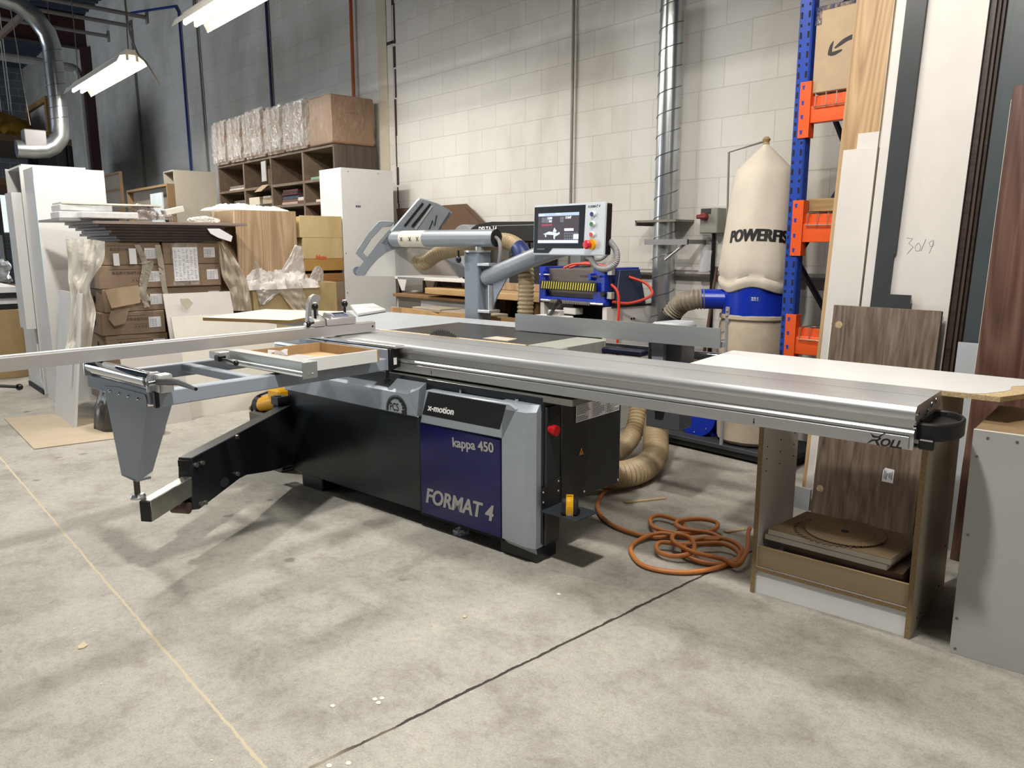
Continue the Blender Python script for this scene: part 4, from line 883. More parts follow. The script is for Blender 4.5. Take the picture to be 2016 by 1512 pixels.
sb = panel('bottom_shelf', (cx0+.018, cx1-.018, cy0+.002, cy1, .098, .114), LGREY); obj('raw_edge', box(nb(), cx0+.018, cx1-.018, cy0+.0002, cy0+.002, .098, .114), CHIP, sb, label='raw chipboard edge')
panel('front_rail', (cx0+.018, cx1-.018, cy0+.012, cy0+.024, .114, .198), wood('birch_ply', 'A18964', 'B39C78', 'BEA88A', (.8, 6, 6), .6))
bm = nb()
for y in (2.86, 3.0, 3.15):
    for z in (.5, .55, .60): ball(bm, (cx0+.0185, y, z), .003, 6)
obj('pin_hole', bm, BLACKM, p1)
bm = nb()
for y, z in ((2.9, .05), (3.25, .05), (3.3, .2), (3.3, .74), (2.95, .05)): ball(bm, (cx1+.0005, y, z), .004, 6)
obj('screw', bm, mat('dark_screw', '2A2622', .5), p2)
# its contents
def slab(name, quad, z, th, m, label, cat='board', group=None, rot=0):
    o = obj(name, prism(nb(), [(x, y, z) for x, y in quad], (0, 0, th), .001), m); tag(o, label, cat, group); return o
dust = mat('dusty_brown', '806C50', .85, var=.15, vs=12)
slab('board', [(-1.02, 2.862), (-.585, 2.85), (-.58, 3.14), (-1.0, 3.16)], .115, .105, mat('dark_wood_stack', '4A3526', .6, var=.2), 'dark wooden block at the bottom of the open cabinet', 'block')
EB = mat('white_edge_board', 'BEB6AA', .6, var=.1)
for z, off, lab in ((.221, 0, 'lower of the two dusty boards stacked inside the open cabinet'), (.244, .012, 'upper of the two dusty boards stacked inside the open cabinet')):
    t2 = thing('board', lab, 'board', (-.83, 3.0, z), 'dusty boards in the open cabinet')
    q = [(-1.095+off, 2.860), (-.640+off, 2.848), (-.605+off, 3.145), (-1.05+off, 3.165)]
    obj('core', prism(nb(), [(x, y, z) for x, y in q], (0, 0, .0205)), EB, t2)
    obj('dusty_face', prism(nb(), [(x, y, z+.0205) for x, y in q], (0, 0, .0015)), dust, t2)
def blade(cx, cy, z, r, n, m, label, hole=.015, gullet=.93, tilt=0):
    pr = []
    for k in range(n):
        a = 2*math.pi*k/n; s_ = 2*math.pi/n
        pr += [(r*math.cos(a), r*math.sin(a)), (r*math.cos(a+s_*.35), r*math.sin(a+s_*.35)), (r*gullet*math.cos(a+s_*.55), r*gullet*math.sin(a+s_*.55)), (r*gullet*math.cos(a+s_*.95), r*gullet*math.sin(a+s_*.95))]
    bm = nb(); prism(bm, [(cx+a, cy+c, z+tilt*a) for a, c in pr], (0, 0, .003)); o = thing('circular_saw_blade', label, 'saw blade', (cx, cy, z), 'dusty saw blades'); obj('disc', bm, m, o)
    bm = nb(); lathe(bm, [(.001, 0), (hole, 0), (hole, .0006), (.001, .0006)], (cx, cy, z+.003), 16); obj('bore', bm, BLACKM, o)
    bm = nb(); lathe(bm, [(r*.70, 0), (r*.705, .0005), (r*.71, 0)], (cx, cy, z+.003), 40, caps=False); obj('rim_line', bm, mat('rim_dark', '5B4730', .8), o); return o
dustb = mat('dusty_blade', '74614A', .8, .1, var=.2, vs=14)
blade(-.865, 2.985, .2665, .155, 40, dustb, 'dusty saw blade lying underneath with large teeth showing', gullet=.92)
blade(-.835, 3.005, .2715, .150, 72, mat('dusty_blade_top', '7E6A4E', .8, var=.12, vs=10), 'upper dusty saw blade with a centre hole', gullet=.975)
# grey cabinet at the right edge
t = thing('grey_cabinet', 'grey cabinet with screw heads cut off by the right edge of the photo', 'cabinet', (.0, 3.05, 0))
gx0, gx1, gy0, gy1, gh = -.412, .45, 2.81, 3.31, .787
obj('front_panel', box(nb(), gx0, gx1, gy0, gy0+.016, 0, gh, .001), LGREY, t)
tp = obj('top', box(nb(), gx0, gx1, gy0+.016, gy1, gh-.018, gh, .001), mat('chip_brown_top', '8A7355', .6, var=.08), t)
obj('top_edge', box(nb(), gx0, gx1, gy0, gy0+.016, gh, gh+.0008), CREAM, tp)
obj('side_panel', box(nb(), gx0, gx0+.016, gy0+.016, gy1, 0, gh-.018, .001), LGREY, t)
obj('side_panel', box(nb(), gx1-.016, gx1, gy0+.016, gy1, 0, gh-.018, .001), LGREY, t)
for x, z in ((-.37, .765), (-.29, .765), (-.395, .70), (-.395, .43), (-.40, .13), (-.395, .02)): obj('screw', cyl(nb(), (x, gy0-.001, z), (x, gy0+.001, z), .005, seg=8), mat('screw_grey', '777777', .4, .6), t)
setf(I4)
# orange air hose coil
bm = nb()
hp = [pl(px, py, (0, 0, 1), z) for px, py, z in ((1218, 955, .02), (1190, 968, .014), (1176, 1000, .014), (1200, 1030, .014), (1248, 1050, .014), (1300, 1058, .014), (1345, 1042, .03), (1340, 1028, .03), (1300, 1015, .03), (1280, 1022, .03), (1290, 1040, .03), (1340, 1050, .03), (1400, 1045, .04), (1412, 1030, .05), (1380, 1022, .055), (1335, 1026, .055), (1340, 1040, .05), (1400, 1050, .04), (1415, 1062, .03), (1360, 1060, .03), (1300, 1050, .028), (1255, 1065, .016), (1242, 1085, .014), (1270, 1115, .014), (1350, 1127, .014), (1430, 1112, .014), (1462, 1085, .02), (1430, 1062, .03), (1370, 1062, .035), (1345, 1085, .03), (1380, 1106, .016), (1440, 1110, .014), (1455, 1090, .03), (1420, 1070, .04), (1350, 1072, .04), (1300, 1068, .035), (1295, 1085, .028), (1330, 1095, .028), (1365, 1085, .04), (1360, 1060, .05), (1330, 1052, .05), (1325, 1065, .05), (1360, 1085, .05), (1420, 1100, .03), (1450, 1112, .03), (1470, 1085, .05), (1473, 1050, .06), (1476, 1040, .05))]
hp = [Vector((p.x, p.y, max(p.z, .0125))) for p in hp]
tube(bm, spline(hp, 7), .0105, 10); o = obj('air_hose', bm, ORH); tag(o, 'tangled orange air hose coiled on the floor beside the open cabinet', 'hose')

# ================================================================ boards leaning on the rack
def lean(name, x0, x1, y0, ln, z0, z1, th, m, label, poly=None, cat='board', group=None, back=None):
    setf(Matrix.Translation((x0, y0, z0)) @ Matrix.Rotation(-math.atan(ln), 4, 'X')); w_, h = x1-x0, (z1-z0)*math.sqrt(1+ln*ln)
    pts = poly or [(0, 0), (w_, 0), (w_, h), (0, h)]
    o = obj(name, prism(nb(), [(a, 0, c) for a, c in pts], (0, th, 0), .0006), m); setf(I4); tag(o, label, cat, group); return o
LN = .085
def bx_(px, py, y0, ln=LN): v = pl(px, py, (0, 1, -ln), y0); return v
# walnut doors with hinge cups
for i, (y0, dx, lab) in enumerate(((3.726, -.012, 'rear one of two walnut doors, peeking out at the left edge'), (3.705, 0, 'front walnut door with hinge cups and a white label'))):
    t = thing('cabinet_door', lab, 'door panel', (-1.55+dx, y0, 0), 'walnut cabinet doors'); x0 = -1.795+dx; x1 = -1.29+dx
    setf(Matrix.Translation((x0, y0, 0)) @ Matrix.Rotation(-math.atan(.085), 4, 'X')); h = 1.082
    obj('panel', box(nb(), 0, x1-x0, 0, .018, 0, h, .0008), WALN, t)
    for z in (.135, .985):
        hc = obj('hinge_cup', lathe(nb(), [(.001, -.0005), (.0165, -.0005), (.0175, -.001), (.0185, -.0006)], (.035 if i else .016, -.0002, z), 24, 'Y'), mat('cup_wood', 'B79E78', .8, var=.3, vs=40), t)
        if i: obj('cup_floor', lathe(nb(), [(.001, -.0009), (.012, -.0009)], (.030, -.0008, z-.003), 16, 'Y'), mat('cup_pale', 'D8C7A4', .8), hc)
    if i:
        lb = obj('label_sticker', prism(nb(), [(.335, -.0008, .245), (.388, -.0008, .245), (.388, -.0008, .312), (.345, -.0008, .314), (.336, -.0008, .30)], (0, -.0006, 0)), PAPER, t)
        bm = nb(); rt = random.Random(8)
        for r in range(7):
            box(bm, .342+r*.006, .3445+r*.006, -.0018, -.0015, .255+rt.uniform(0, .02), .285+rt.uniform(0, .02))
        obj('print', bm, INK, lb)
    setf(I4)
HB = 2.74
oak = lean('oak_board', bx_(1686, 0, 3.815).x, bx_(1765, 0, 3.815).x+.05, 3.815, LN, 0, HB, .018, OAK, 'tall light oak board leaning on the rack beside the carton')
lean('board', bx_(1660, 300, 3.792).x, bx_(1722, 290, 3.792).x+.02, 3.792, LN, 0, bx_(1690, 293, 3.792).z, .016, WHITE2, 'shorter of two pale boards in front of the oak board')
lean('board', bx_(1690, 262, 3.809).x, -1.705, 3.809, LN, 0, bx_(1700, 262, 3.809).z, .005, WHITE2, 'pale board peeking out above the shortest one')
lean('board', bx_(1757, 50, 3.772).x-.005, -1.700, 3.772, LN, 0, HB, .018, CREAM, 'tall cream board between the oak board and the dark strip')
gl_, gr_ = bx_(1725, 500, 3.756), bx_(1763, 500, 3.756)
lean('dark_strip', gl_.x, gr_.x, 3.756, LN, 0, HB, .014, DGREY, 'tall dark grey strip with a notched lower right side', poly=[(0, 0), (.082, 0), (.082, gl_.z), (gr_.x-gl_.x, gl_.z+.008), (gr_.x-gl_.x+.002, HB), (0, HB)])
p5 = lean('board', -1.69, -1.285, 3.775, LN, 0, HB, .012, WHITE2, 'wide white board with the handwritten number 3019')
setf(Matrix.Translation((-1.69, 3.775, 0)) @ Matrix.Rotation(-math.atan(LN), 4, 'X'))
def wr(px, py): v = bx_(px, py, 3.775); return (v.x+1.69, -.0008, v.z*math.sqrt(1+LN*LN))
bm = nb()
for st_ in ([(1785, 468), (1797, 470), (1789, 479), (1798, 486), (1786, 500)], [(1808, 478), (1801, 486), (1803, 494), (1810, 494), (1813, 486), (1809, 478)], [(1823, 471), (1813, 494)], [(1836, 473), (1829, 478), (1832, 486), (1838, 483), (1838, 472), (1836, 484), (1829, 499)]):
    tube(bm, [Vector(wr(*p)) for p in st_], .0008, 5)
obj('handwriting', bm, mat('pencil', '55525A', .6, var=0), p5); setf(I4)
q = [bx_(*p, 3.742) for p in ((1716, 607), (1790, 607), (1791, 581), (1717, 577))]
lean('board', q[0].x, q[1].x, 3.742, LN, 0, q[2].z, .012, DGREY, 'short dark grey board just above the walnut door')
lean('board', bx_(1638, 640, 3.768).x, -1.812, 3.750, LN, 0, bx_(1650, 613, 3.750).z, .016, WHITE, 'low white board left of the walnut doors, behind the grey kick board')
lean('board', -1.93, -1.812, 3.712, .10, 0, .115, .014, GREYB, 'low grey kick board on the floor left of the walnut doors')
for i in range(4):
    x1 = -1.262+.012*i; lean('board', -1.66, x1, 3.800+i*.022, LN*.98, 0, HB, .018, WALD if i % 2 == 0 else mat('umber_board', '51433A', .5), 'dark board %s of the stack behind the number board' % ('first', 'second', 'third', 'last')[i], group='dark boards behind the white board')
lean('board', -1.225, -1.115, 3.86, .08, 0, 1.03, .018, WALN, 'narrow walnut board in the dark gap beside the rack')
xg = pl(1985, 100, (0, 1, -LN), 3.74).x
lean('board', -1.205, -1.0, 3.765, LN, 0, HB, .018, mat('slate_board', '3C4447', .35, var=.1), 'rear slate grey board right of the dark gap', group='slate boards')
lean('board', -1.175, -.80, 3.735, LN, 0, HB, .018, mat('slate_board', '3C4447', .35, var=.1), 'front slate grey board behind the tall reddish walnut board', group='slate boards')
lean('board', -1.195, -1.045, 3.695, .06, 0, .95, .016, GREYB, 'grey blue board standing behind the open cabinet')
w8 = lean('board', -1.085, -.60, 3.585, .075, 0, 2.02, .018, WALR, 'tall reddish walnut board with strong grain at the right')
lean('board', -1.092, -.62, 3.604, .075, 0, 1.97, .010, CREAM, 'cream backed board right behind the reddish walnut board')

# ================================================================ pallet rack
RY = 4.085
t = thing('pallet_rack', 'blue pallet rack with orange beams behind the leaning boards', 'pallet rack', (-1, 4.4, 0))
TT = 3.6
def upright(x, y, holes=True):
    bm = nb(); box(bm, x, x+.078, y, y+.07, 0, TT, .008)
    if holes:
        old = set(bm.faces); z = .05; k = 0
        while z < 3.1:
            hh = .017 if k % 2 == 0 else .008
            for xx in (x+.017, x+.060): box(bm, xx-.006, xx+.006, y-.0006, y+.001, z-hh, z+hh)
            if k % 3 == 0: box(bm, x+.077, x+.0786, y+.03, y+.036, z-.004, z+.004)
            z += .0508; k += 1
        for f in bm.faces:
            if f not in old: f.material_index = 1
    return obj('upright', bm, [RBLUE, BLACKM], t)
UX = -2.242
upright(UX, RY); upright(UX, RY+.655, False); upright(.32, RY, False); upright(.32, RY+.655, False)
for x in (UX, .32):
    bm = nb(); zz = [(.25, RY+.05), (.8, RY+.675), (1.3, RY+.05), (1.85, RY+.675), (2.4, RY+.05), (2.95, RY+.675)]
    for (z0, ya), (z1, yb2) in zip(zz, zz[1:]): tube(bm, [(x+.045, ya, z0), (x+.045, yb2, z1)], .018, 6)
    obj('brace', bm, mat('dark_blue_brace', '20243A', .5), t)
for i, (zlo, zhi) in enumerate(((.765, .915), (1.393, 1.547), (2.028, 2.171), (2.81, 2.95))):
    bm = nb(); prism(bm, [(UX+.078, RY+.002, zlo), (UX+.078, RY+.05, zlo), (UX+.078, RY+.05, zhi), (UX+.078, RY+.028, zhi), (UX+.078, RY+.024, zhi-.05), (UX+.078, RY+.004, zhi-.055), (UX+.078, RY+.002, zhi-.06)], (.32-UX-.078, 0, 0), .002)
    be = obj('beam', bm, ORANGE, t)
    bm = nb(); box(bm, UX+.078, .32, RY+.66, RY+.70, zlo, zhi, .004); obj('rear_beam', bm, ORANGE, t)
    for xa, xb in ((UX+.036, UX+.10), (.27, .345)):
        bm = nb(); box(bm, xa, xb, RY-.007, RY-.001, zlo-.075, zhi+.075, .001); box(bm, xb-.005, xb, RY-.006, RY+.05, zlo-.075, zhi+.075, .001); c = obj('connector', bm, ORANGE, be)
        bm = nb()
        for z in (zlo-.045, zlo+.035, zhi-.035, zhi+.045): prism(bm, [(xa+.012, RY-.0075, z+.012), (xa+.028, RY-.0075, z+.012), (xa+.025, RY-.0075, z-.010), (xa+.015, RY-.0075, z-.010)], (0, -.0004, 0))
        obj('hook', bm, RBLUE, c)
    bm = nb(); zt_ = zhi+.004
    x = UX+.125
    while x < .3:
        tube(bm, [(x, RY+.675, zt_), (x, RY-.004, zt_), (x, RY-.006, zhi-.07)], .0028, 5); x += .058
    for z in (zhi-.062, ): tube(bm, [(UX+.12, RY-.009, z), (.3, RY-.009, z)], .003, 5)
    for y in (RY+.12, RY+.3, RY+.48, RY+.62): tube(bm, [(UX+.12, y, zt_-.004), (.3, y, zt_-.004)], .003, 5)
    obj('wire_deck', bm, mat('wire_zinc', '9A8E82', .4, .7), t)
# carton with a curved arrow on the rack
t = thing('shipping_carton', 'cardboard carton with a black curved arrow on the top rack level', 'carton', (-1.83, 4.2, 2.165))
zc0, zc1 = 2.182, 2.615; xc0, xc1 = -2.148, -1.66
ct = obj('carton', box(nb(), xc0, xc1, RY+.012, RY+.42, zc0, zc1, .004), KRAFT2, t)
ar = [(1676, 68), (1660, 77), (1644, 92), (1645, 95), (1656, 89), (1670, 80), (1690, 73), (1690, 66)]
hk = [(1641, 80), (1634, 90), (1630, 104), (1631, 109), (1642, 109), (1657, 100), (1656, 97), (1643, 101), (1638, 101), (1641, 84)]
bm = nb()
for s_ in (ar, hk): prism(bm, spline([B(*p, y=RY+.0115) for p in s_+[s_[0]]], 5)[:-1], (0, -.0006, 0))
obj('arrow_mark', bm, mat('carton_print', '231F1E', .6, var=0), ct)
bm = nb(); box(bm, xc0-.002, xc1, RY+.010, RY+.42, zc1-.02, zc1+.002); box(bm, xc0-.003, xc0+.03, RY+.0105, RY+.1, zc1-.09, zc1); obj('tape', bm, film('tape_film', '4A4A6A', .7, .15, 40), ct)
setf(I4)
def rackthing(a, m, name, label, cat): o = obj(name, box(nb(), *a, .004), m); tag(o, label, cat)
rackthing((UX+.09, -1.55, RY+.06, RY+.5, 1.558, 1.63), mat('timber', '9C7F55', .7, var=.2, vs=8, stretch=(.5, 8, 8)), 'timber_plank', 'timber plank lying on the middle rack level', 'plank')
rackthing((-1.5, -.2, RY+.15, RY+.6, 1.56, 1.95), KRAFTD, 'shipping_carton', 'dark carton in the gap on the middle rack level', 'carton')
rackthing((-1.5, -.2, RY+.12, RY+.6, .93, 1.3), KRAFTD, 'shipping_carton', 'dark carton in the gap on the lower rack level', 'carton')
rackthing((-1.5, .2, RY+.1, RY+.6, 2.19, 2.7), mat('black_crate', '17161A', .7), 'crate', 'black crate in the gap on the top rack level', 'crate')
rackthing((-1.9, .2, RY+.1, RY+.6, 0, .5), KRAFTD, 'shipping_carton', 'dark carton on the floor under the rack', 'carton')

# ================================================================ dust collector beside the rack
dc = Vector((-2.632, 4.49, 0)); R_ = .222
t = thing('dust_collector', 'canvas bag dust collector with blue drum standing against the wall', 'dust collector', dc)
obj('base_plate', box(nb(), -3.35, -2.25, 4.262, 4.76, .055, .085, .004), mat('base_grey', '34383C', .6, var=.3), t)
bm = nb()
for x in (-3.2, -2.4):
    for y in (4.33, 4.70): cyl(bm, (x, y-.01, .025), (x, y+.01, .025), .025, seg=12); box(bm, x-.012, x+.012, y-.012, y+.012, .025, .056)
obj('caster', bm, RUBBER, t)
obj('base_skirt', box(nb(), -3.34, -2.26, 4.275, 4.75, .02, .055), BLACKM, t)
bm = nb(); lathe(bm, [(R_*.80, .09), (R_*.98, .12), (R_*1.0, .35), (R_*1.02, .70), (R_*1.03, .87), (R_*.98, .90), (R_*1.05, .915), (R_*1.04, .935), (R_*1.0, .94)], (dc.x, dc.y, 0), 40)
for v in bm.verts:
    a = math.atan2(v.co.y-dc.y, v.co.x-dc.x); k = 1+.016*math.sin(6*a+7*v.co.z)+.012*math.sin(13*a-9*v.co.z)
    v.co.x = dc.x+(v.co.x-dc.x)*k; v.co.y = dc.y+(v.co.y-dc.y)*k
obj('lower_bag', bm, CANVASD, t)
bm = nb(); lathe(bm, [(R_*.97, .928), (R_, .93), (R_, 1.115), (R_*.97, 1.117)], (dc.x, dc.y, 0), 40); dr = obj('drum', bm, BLUE, t)
bm = nb(); din = Vector((-.86, -.50, 0)).normalized(); c0 = Vector((dc.x, dc.y, 1.03))
cyl(bm, c0+din*R_*.7+Vector((0, -.04, 0)), c0+din*(R_+.11)+Vector((0, -.04, 0)), .065, seg=24); obj('inlet', bm, BLUE, dr)
la = math.atan2(-.95, -.12)
def onb(ang, r, z): return Vector((dc.x+r*math.cos(ang), dc.y+r*math.sin(ang), z))
bm = nb(); a0 = math.radians(-72)
for i in range(4):
    p = [onb(a0+i*.075, R_*1.004, 1.03), onb(a0+(i+1)*.075, R_*1.004, 1.03), onb(a0+(i+1)*.075, R_*1.004, 1.065), onb(a0+i*.075, R_*1.004, 1.065)]; bm.faces.new([bm.verts.new(v) for v in p])
lb = obj('rating_label', bm, mat('label_blue', '1B3E9A', .35, var=0), dr)
bm = nb()
for r in range(3):
    for i in range(3): p = [onb(a0+.05+i*.075, R_*1.006, 1.055-r*.008), onb(a0+.11+i*.06, R_*1.006, 1.055-r*.008), onb(a0+.11+i*.06, R_*1.006, 1.058-r*.008), onb(a0+.05+i*.075, R_*1.006, 1.058-r*.008)]; bm.faces.new([bm.verts.new(v) for v in p])
obj('print', bm, INKW, lb)
# upper bag: cone, gathered shoulder, folds, sagging skirt
prof = [(1.105, 1.06), (1.10, 1.03), (1.13, 1.10), (1.155, 1.10), (1.17, 1.05), (1.19, 1.09), (1.25, 1.10), (1.35, 1.06), (1.5, 1.0), (1.65, .94), (1.75, .88), (1.80, .83), (1.835, .765), (1.85, .71), (1.90, .50), (1.95, .27), (1.985, .11), (2.0, .07)]
bm = nb(); rings = []
for z, k in prof:
    ring = []
    for i in range(64):
        a = 2*math.pi*i/64; w_ = 1
        if z < 1.79: w_ += .035*math.sin(3*a+2.2*z+1)*(1.8-z)+.02*math.sin(7*a-5*z)+.012*math.sin(17*a+9*z)*(z < 1.3)
        if 1.74 < z < 1.82: w_ += .012*math.sin(30*a)
        if z >= 1.82: w_ += .03*math.sin(5*a+1)
        r = R_*k*w_; ring.append(bm.verts.new((dc.x+r*math.cos(a), dc.y+r*math.sin(a), z+(.02*math.sin(4*a) if z < 1.2 else 0))))
    rings.append(ring)
for a, b2 in zip(rings, rings[1:]):
    for i in range(64): bm.faces.new((a[i], a[(i+1) % 64], b2[(i+1) % 64], b2[i]))
bm.faces.new(rings[-1])
ub = obj('upper_bag', bm, CANVAS, t, angle=60)
bm = nb(); lathe(bm, [(.02, 0), (.016, .012), (.026, .03), (.012, .045), (.001, .045)], (dc.x, dc.y, 1.998), 12); obj('tied_knot', bm, mat('knot_canvas', 'A58D66', .9, var=.2), ub)
# lettering wrapped round the bag
bm = nb(); vd = math.atan2(-dc.y, -dc.x)+.02
tb = nb(); text(tb, 'POWERFIST', (0, 0, 0), (.43, 0, 0), (0, 0, 1), 0, .12, .055, 1.25)
mp = {}
for v in tb.verts:
    a = vd-.97+v.co.x/(R_*1.02)+.0; z = 1.393+v.co.z+.012*math.sin(v.co.x*9); r = R_*1.10
    w_ = 1+.035*math.sin(3*a+2.2*z+1)*(1.8-z)+.02*math.sin(7*a-5*z)
    kk = 1.105-(z-1.25)*.40
    mp[v] = bm.verts.new((dc.x+R_*kk*w_*1.006*math.cos(a), dc.y+R_*kk*w_*1.006*math.sin(a), z))
for f in tb.faces:
    try: bm.faces.new([mp[v] for v in f.verts])
    except ValueError: pass
tb.free(); obj('lettering', bm, INK, ub, label='black POWERFIST lettering')
tl = B(1435, 300, y=4.58)
bm = nb(); tube(bm, [(tl.x+.012, 4.60, 1.1), (tl.x, 4.58, tl.z), (dc.x, dc.y, 2.02)], .0075, 8); obj('hanger_rod', bm, CONDM, t)
for a in (-1.92, .3, 2.2):
    bm = nb(); p = onb(a, R_+.008, 0); tube(bm, [(p.x, p.y, .08), (p.x, p.y, .9)], .012, 8); box(bm, p.x-.015, p.x+.015, p.y-.006, p.y+.004, .88, .99, .003); ball(bm, (p.x, p.y-.008, .965), .008, 8); ball(bm, (p.x, p.y-.008, .935), .008, 8); obj('strut', bm, mat('strut_grey', '8E9094', .45), t)
bm = nb(); cyl(bm, (-2.98, 4.36, .235), (-2.98, 4.60, .235), .16, seg=32); box(bm, -3.02, -2.86, 4.40, 4.56, .085, .12, .004); bl = obj('blower_housing', bm, BLUE, t)
bm = nb()
for k in range(8): a = k*math.pi/4; ball(bm, (-2.98+.13*math.cos(a), 4.358, .235+.13*math.sin(a)), .006, 6)
obj('screw', bm, CHROME, bl)
bm = nb(); cyl(bm, (-2.98, 4.60, .235), (-2.98, 4.74, .235), .09, seg=20); obj('motor', bm, mat('motor_black', '1B1C20', .5), bl)
bm = nb(); hose(bm, [c0+din*(R_+.08)+Vector((0, -.04, 0)), c0+din*(R_+.18)+Vector((0, -.04, -.01)), (-3.08, 4.27, .98), (-3.17, 4.26, .86), (-3.20, 4.28, .70), (-3.10, 4.36, .42), (-2.99, 4.40, .33)], .066, .022); h_ = obj('inlet_hose', bm, GREYH, t)
bm = nb(); tube(bm, [(-3.13, 4.255, .92), (-3.17, 4.258, .85), (-3.19, 4.27, .80)], .071, 24, False); obj('band_label', bm, mat('hose_band', '2E3236', .5, var=.5, vs=40), h_)
# suction hoses on the floor behind the saw
bm = nb(); hose(bm, [(-2.95, 2.93, .16), (-2.80, 3.05, .115), (-2.70, 3.30, .085), (-2.76, 3.62, .10), (-2.90, 3.82, .22), (-3.0, 4.0, .36)], .078, .03)
o = obj('suction_hose', bm, BEIGEH); tag(o, 'fat beige suction hose curving on the floor behind the saw base', 'hose')
bm = nb(); hose(bm, [(-3.10, 3.15, .085), (-3.02, 3.50, .08), (-3.06, 3.78, .16), (-3.14, 3.95, .36), (-3.2, 4.05, .5)], .06, .026)
o = obj('suction_hose', bm, BEIGEH); tag(o, 'thinner beige suction hose behind the fat one', 'hose')
# broom handle leaning at the wall
tp_, bt = B(1411, 525, y=4.77), B(1387, 690, y=4.66); dd = (bt-tp_); bt2 = tp_+dd*((tp_.z-.01)/(-dd.z)); o = obj('broom_handle', tube(nb(), [tp_, bt2], .012, 8), mat('brown_stick', '5A4030', .6)); tag(o, 'brown stick leaning on the wall left of the dust bag', 'stick')
bm = nb(); sheet(bm, lambda u, v: (-3.24+.09*u+.02*v, 4.70-.03*math.sin(3*u), 1.19+.15*v), 6, 4, .001); o = obj('paper_sheet', bm, PAPER); tag(o, 'white paper curled on the stick below the switch box', 'paper')
setf(I4)
# ================================================================ planer behind the saw
t = thing('thickness_planer', 'white based blue planer with a yellow and black striped bar', 'planer', (-4.0, 4.45, 0))
px0, px1, py0, py1 = -4.35, -3.655, 4.19, 4.72
WM_ = mat('machine_white', 'DCDAD6', .45, var=.06)
for a in ((px0, px0+.045, py0, py1, 0, .935), (px1-.045, px1, py0, py1, 0, .935), (px0+.045, px1-.045, py1-.03, py1, 0, .935), (px0+.045, px1-.045, py0, py0+.02, 0, .60)): obj('base_panel', box(nb(), *a, .003), WM_, t)
obj('cavity', box(nb(), px0+.046, px1-.046, py1-.2, py1-.031, .6, .94), BLACKM, t)
obj('roller_bed', box(nb(), px0+.046, px1-.046, py0+.05, py1-.05, .60, .66), mat('bed_steel', '55534F', .4, .7), t)
bm = nb(); box(bm, px1-.001, px1+.003, py0+.05, py1, .925, .94); obj('side_trim', bm, mat('trim_dark', '3A3438', .5), t)
bm = nb()
for y in (4.47, 4.50): cyl(bm, (px1, y, .835), (px1+.004, y, .835), .008, seg=10)
obj('screw', bm, BLACKM, t)
obj('head', box(nb(), px0+.06, px1-.13, py0+.03, py1-.1, .985, 1.20, .004), mat('planer_brown', '6E6862', .45, .2), t)
for x0, x1, tag_ in ((px0-.01, px0+.065, 0), (px1-.135, px1-.02, 1)):
    bm = nb(); prism(bm, [(x0, py0-.005, .945), (x0, py0+.4, .945), (x0, py0+.38, 1.215), (x0, py0-.005, 1.215)], (x1-x0, 0, 0), .004); obj('end_housing', bm, BLUE, t)
bm = nb(); prism(bm, [(px1-.02, py0+.06, .945), (px1-.02, py1-.12, .945), (px1-.02, py1-.2, 1.20), (px1-.02, py0+.10, 1.20)], (.05, 0, 0), .004); obj('belt_guard', bm, mat('navy_guard', '2E3956', .45), t)
obj('lower_beam', box(nb(), px0, px1-.01, py0-.004, py0+.06, .945, .985, .003), BLUE, t)
obj('chrome_bar', cyl(nb(), (px0+.03, py0-.015, .955), (px1-.02, py0-.015, .955), .011, seg=12), CHROME, t)
bm = nb()
for i in range(22): box(bm, px0+.14+i*.019, px0+.15+i*.019, py0-.03, py0-.02, .942, .968)
obj('comb', bm, mat('comb_steel', '8C857A', .4, .6), t)
bar = obj('hazard_bar', box(nb(), px0+.035, px1-.075, py0-.034, py0-.022, 1.042, 1.108, .002), mat('hazard_black', '17160F', .5), t)
bm = nb(); n = 22; L_ = (px1-.095)-(px0+.04)
for i in range(n):
    a = px0+.046+i*L_/n; prism(bm, [(a, py0-.0345, 1.049), (a+.010, py0-.0345, 1.049), (a+.021, py0-.0345, 1.104), (a+.011, py0-.0345, 1.104)], (0, -.0004, 0))
obj('yellow_stripe', bm, mat('hazard_yellow', 'D9CE4A', .5), bar)
for x, dxx in ((px0+.03, .11), (px1-.15, -.09), (px1-.13, .09)):
    bm = nb(); cyl(bm, (x, py0-.03, 1.155), (x+dxx, py0-.03, 1.155), .008, seg=10); obj('handle_rod', bm, CHROME, t)
bm = nb(); box(bm, px0+.035, px0+.075, py0-.04, py0+.01, 1.135, 1.185, .004); box(bm, px1-.155, px1-.125, py0-.04, py0+.01, 1.125, 1.175, .004); obj('knob', bm, BLUE, t)
bm = nb()
for z in (1.19, 1.02): box(bm, px1-.005, px1+.04, py0+.0, py0+.035, z-.025, z+.025, .003)
obj('valve', bm, mat('valve_silver', 'B5B2AA', .35, .6), t)
bm = nb(); tube(bm, [(px1+.018, py0+.018, 1.21), (px1+.018, py0+.018, .985)], .008, 8); cyl(bm, (px1-.03, py0-.02, 1.2), (px1-.03, py0+.01, 1.2), .02, seg=10); cyl(bm, (px1-.03, py0-.02, 1.03), (px1-.03, py0+.01, 1.03), .02, seg=10); obj('fitting', bm, mat('fitting_dark', '2B2B2E', .4, .5), t)
bm = nb(); tube(bm, spline([(px0+.16, py0+.1, 1.205), (px0+.25, py0+.12, 1.235), (px0+.42, py0+.12, 1.238), (px1-.1, py0+.1, 1.225), (px1+.0, py0+.06, 1.215)]), .009, 8); tube(bm, spline([(px0+.18, py0+.14, 1.205), (px0+.32, py0+.18, 1.245), (px1-.2, py0+.16, 1.215)]), .009, 8); obj('air_hose', bm, REDH, t)
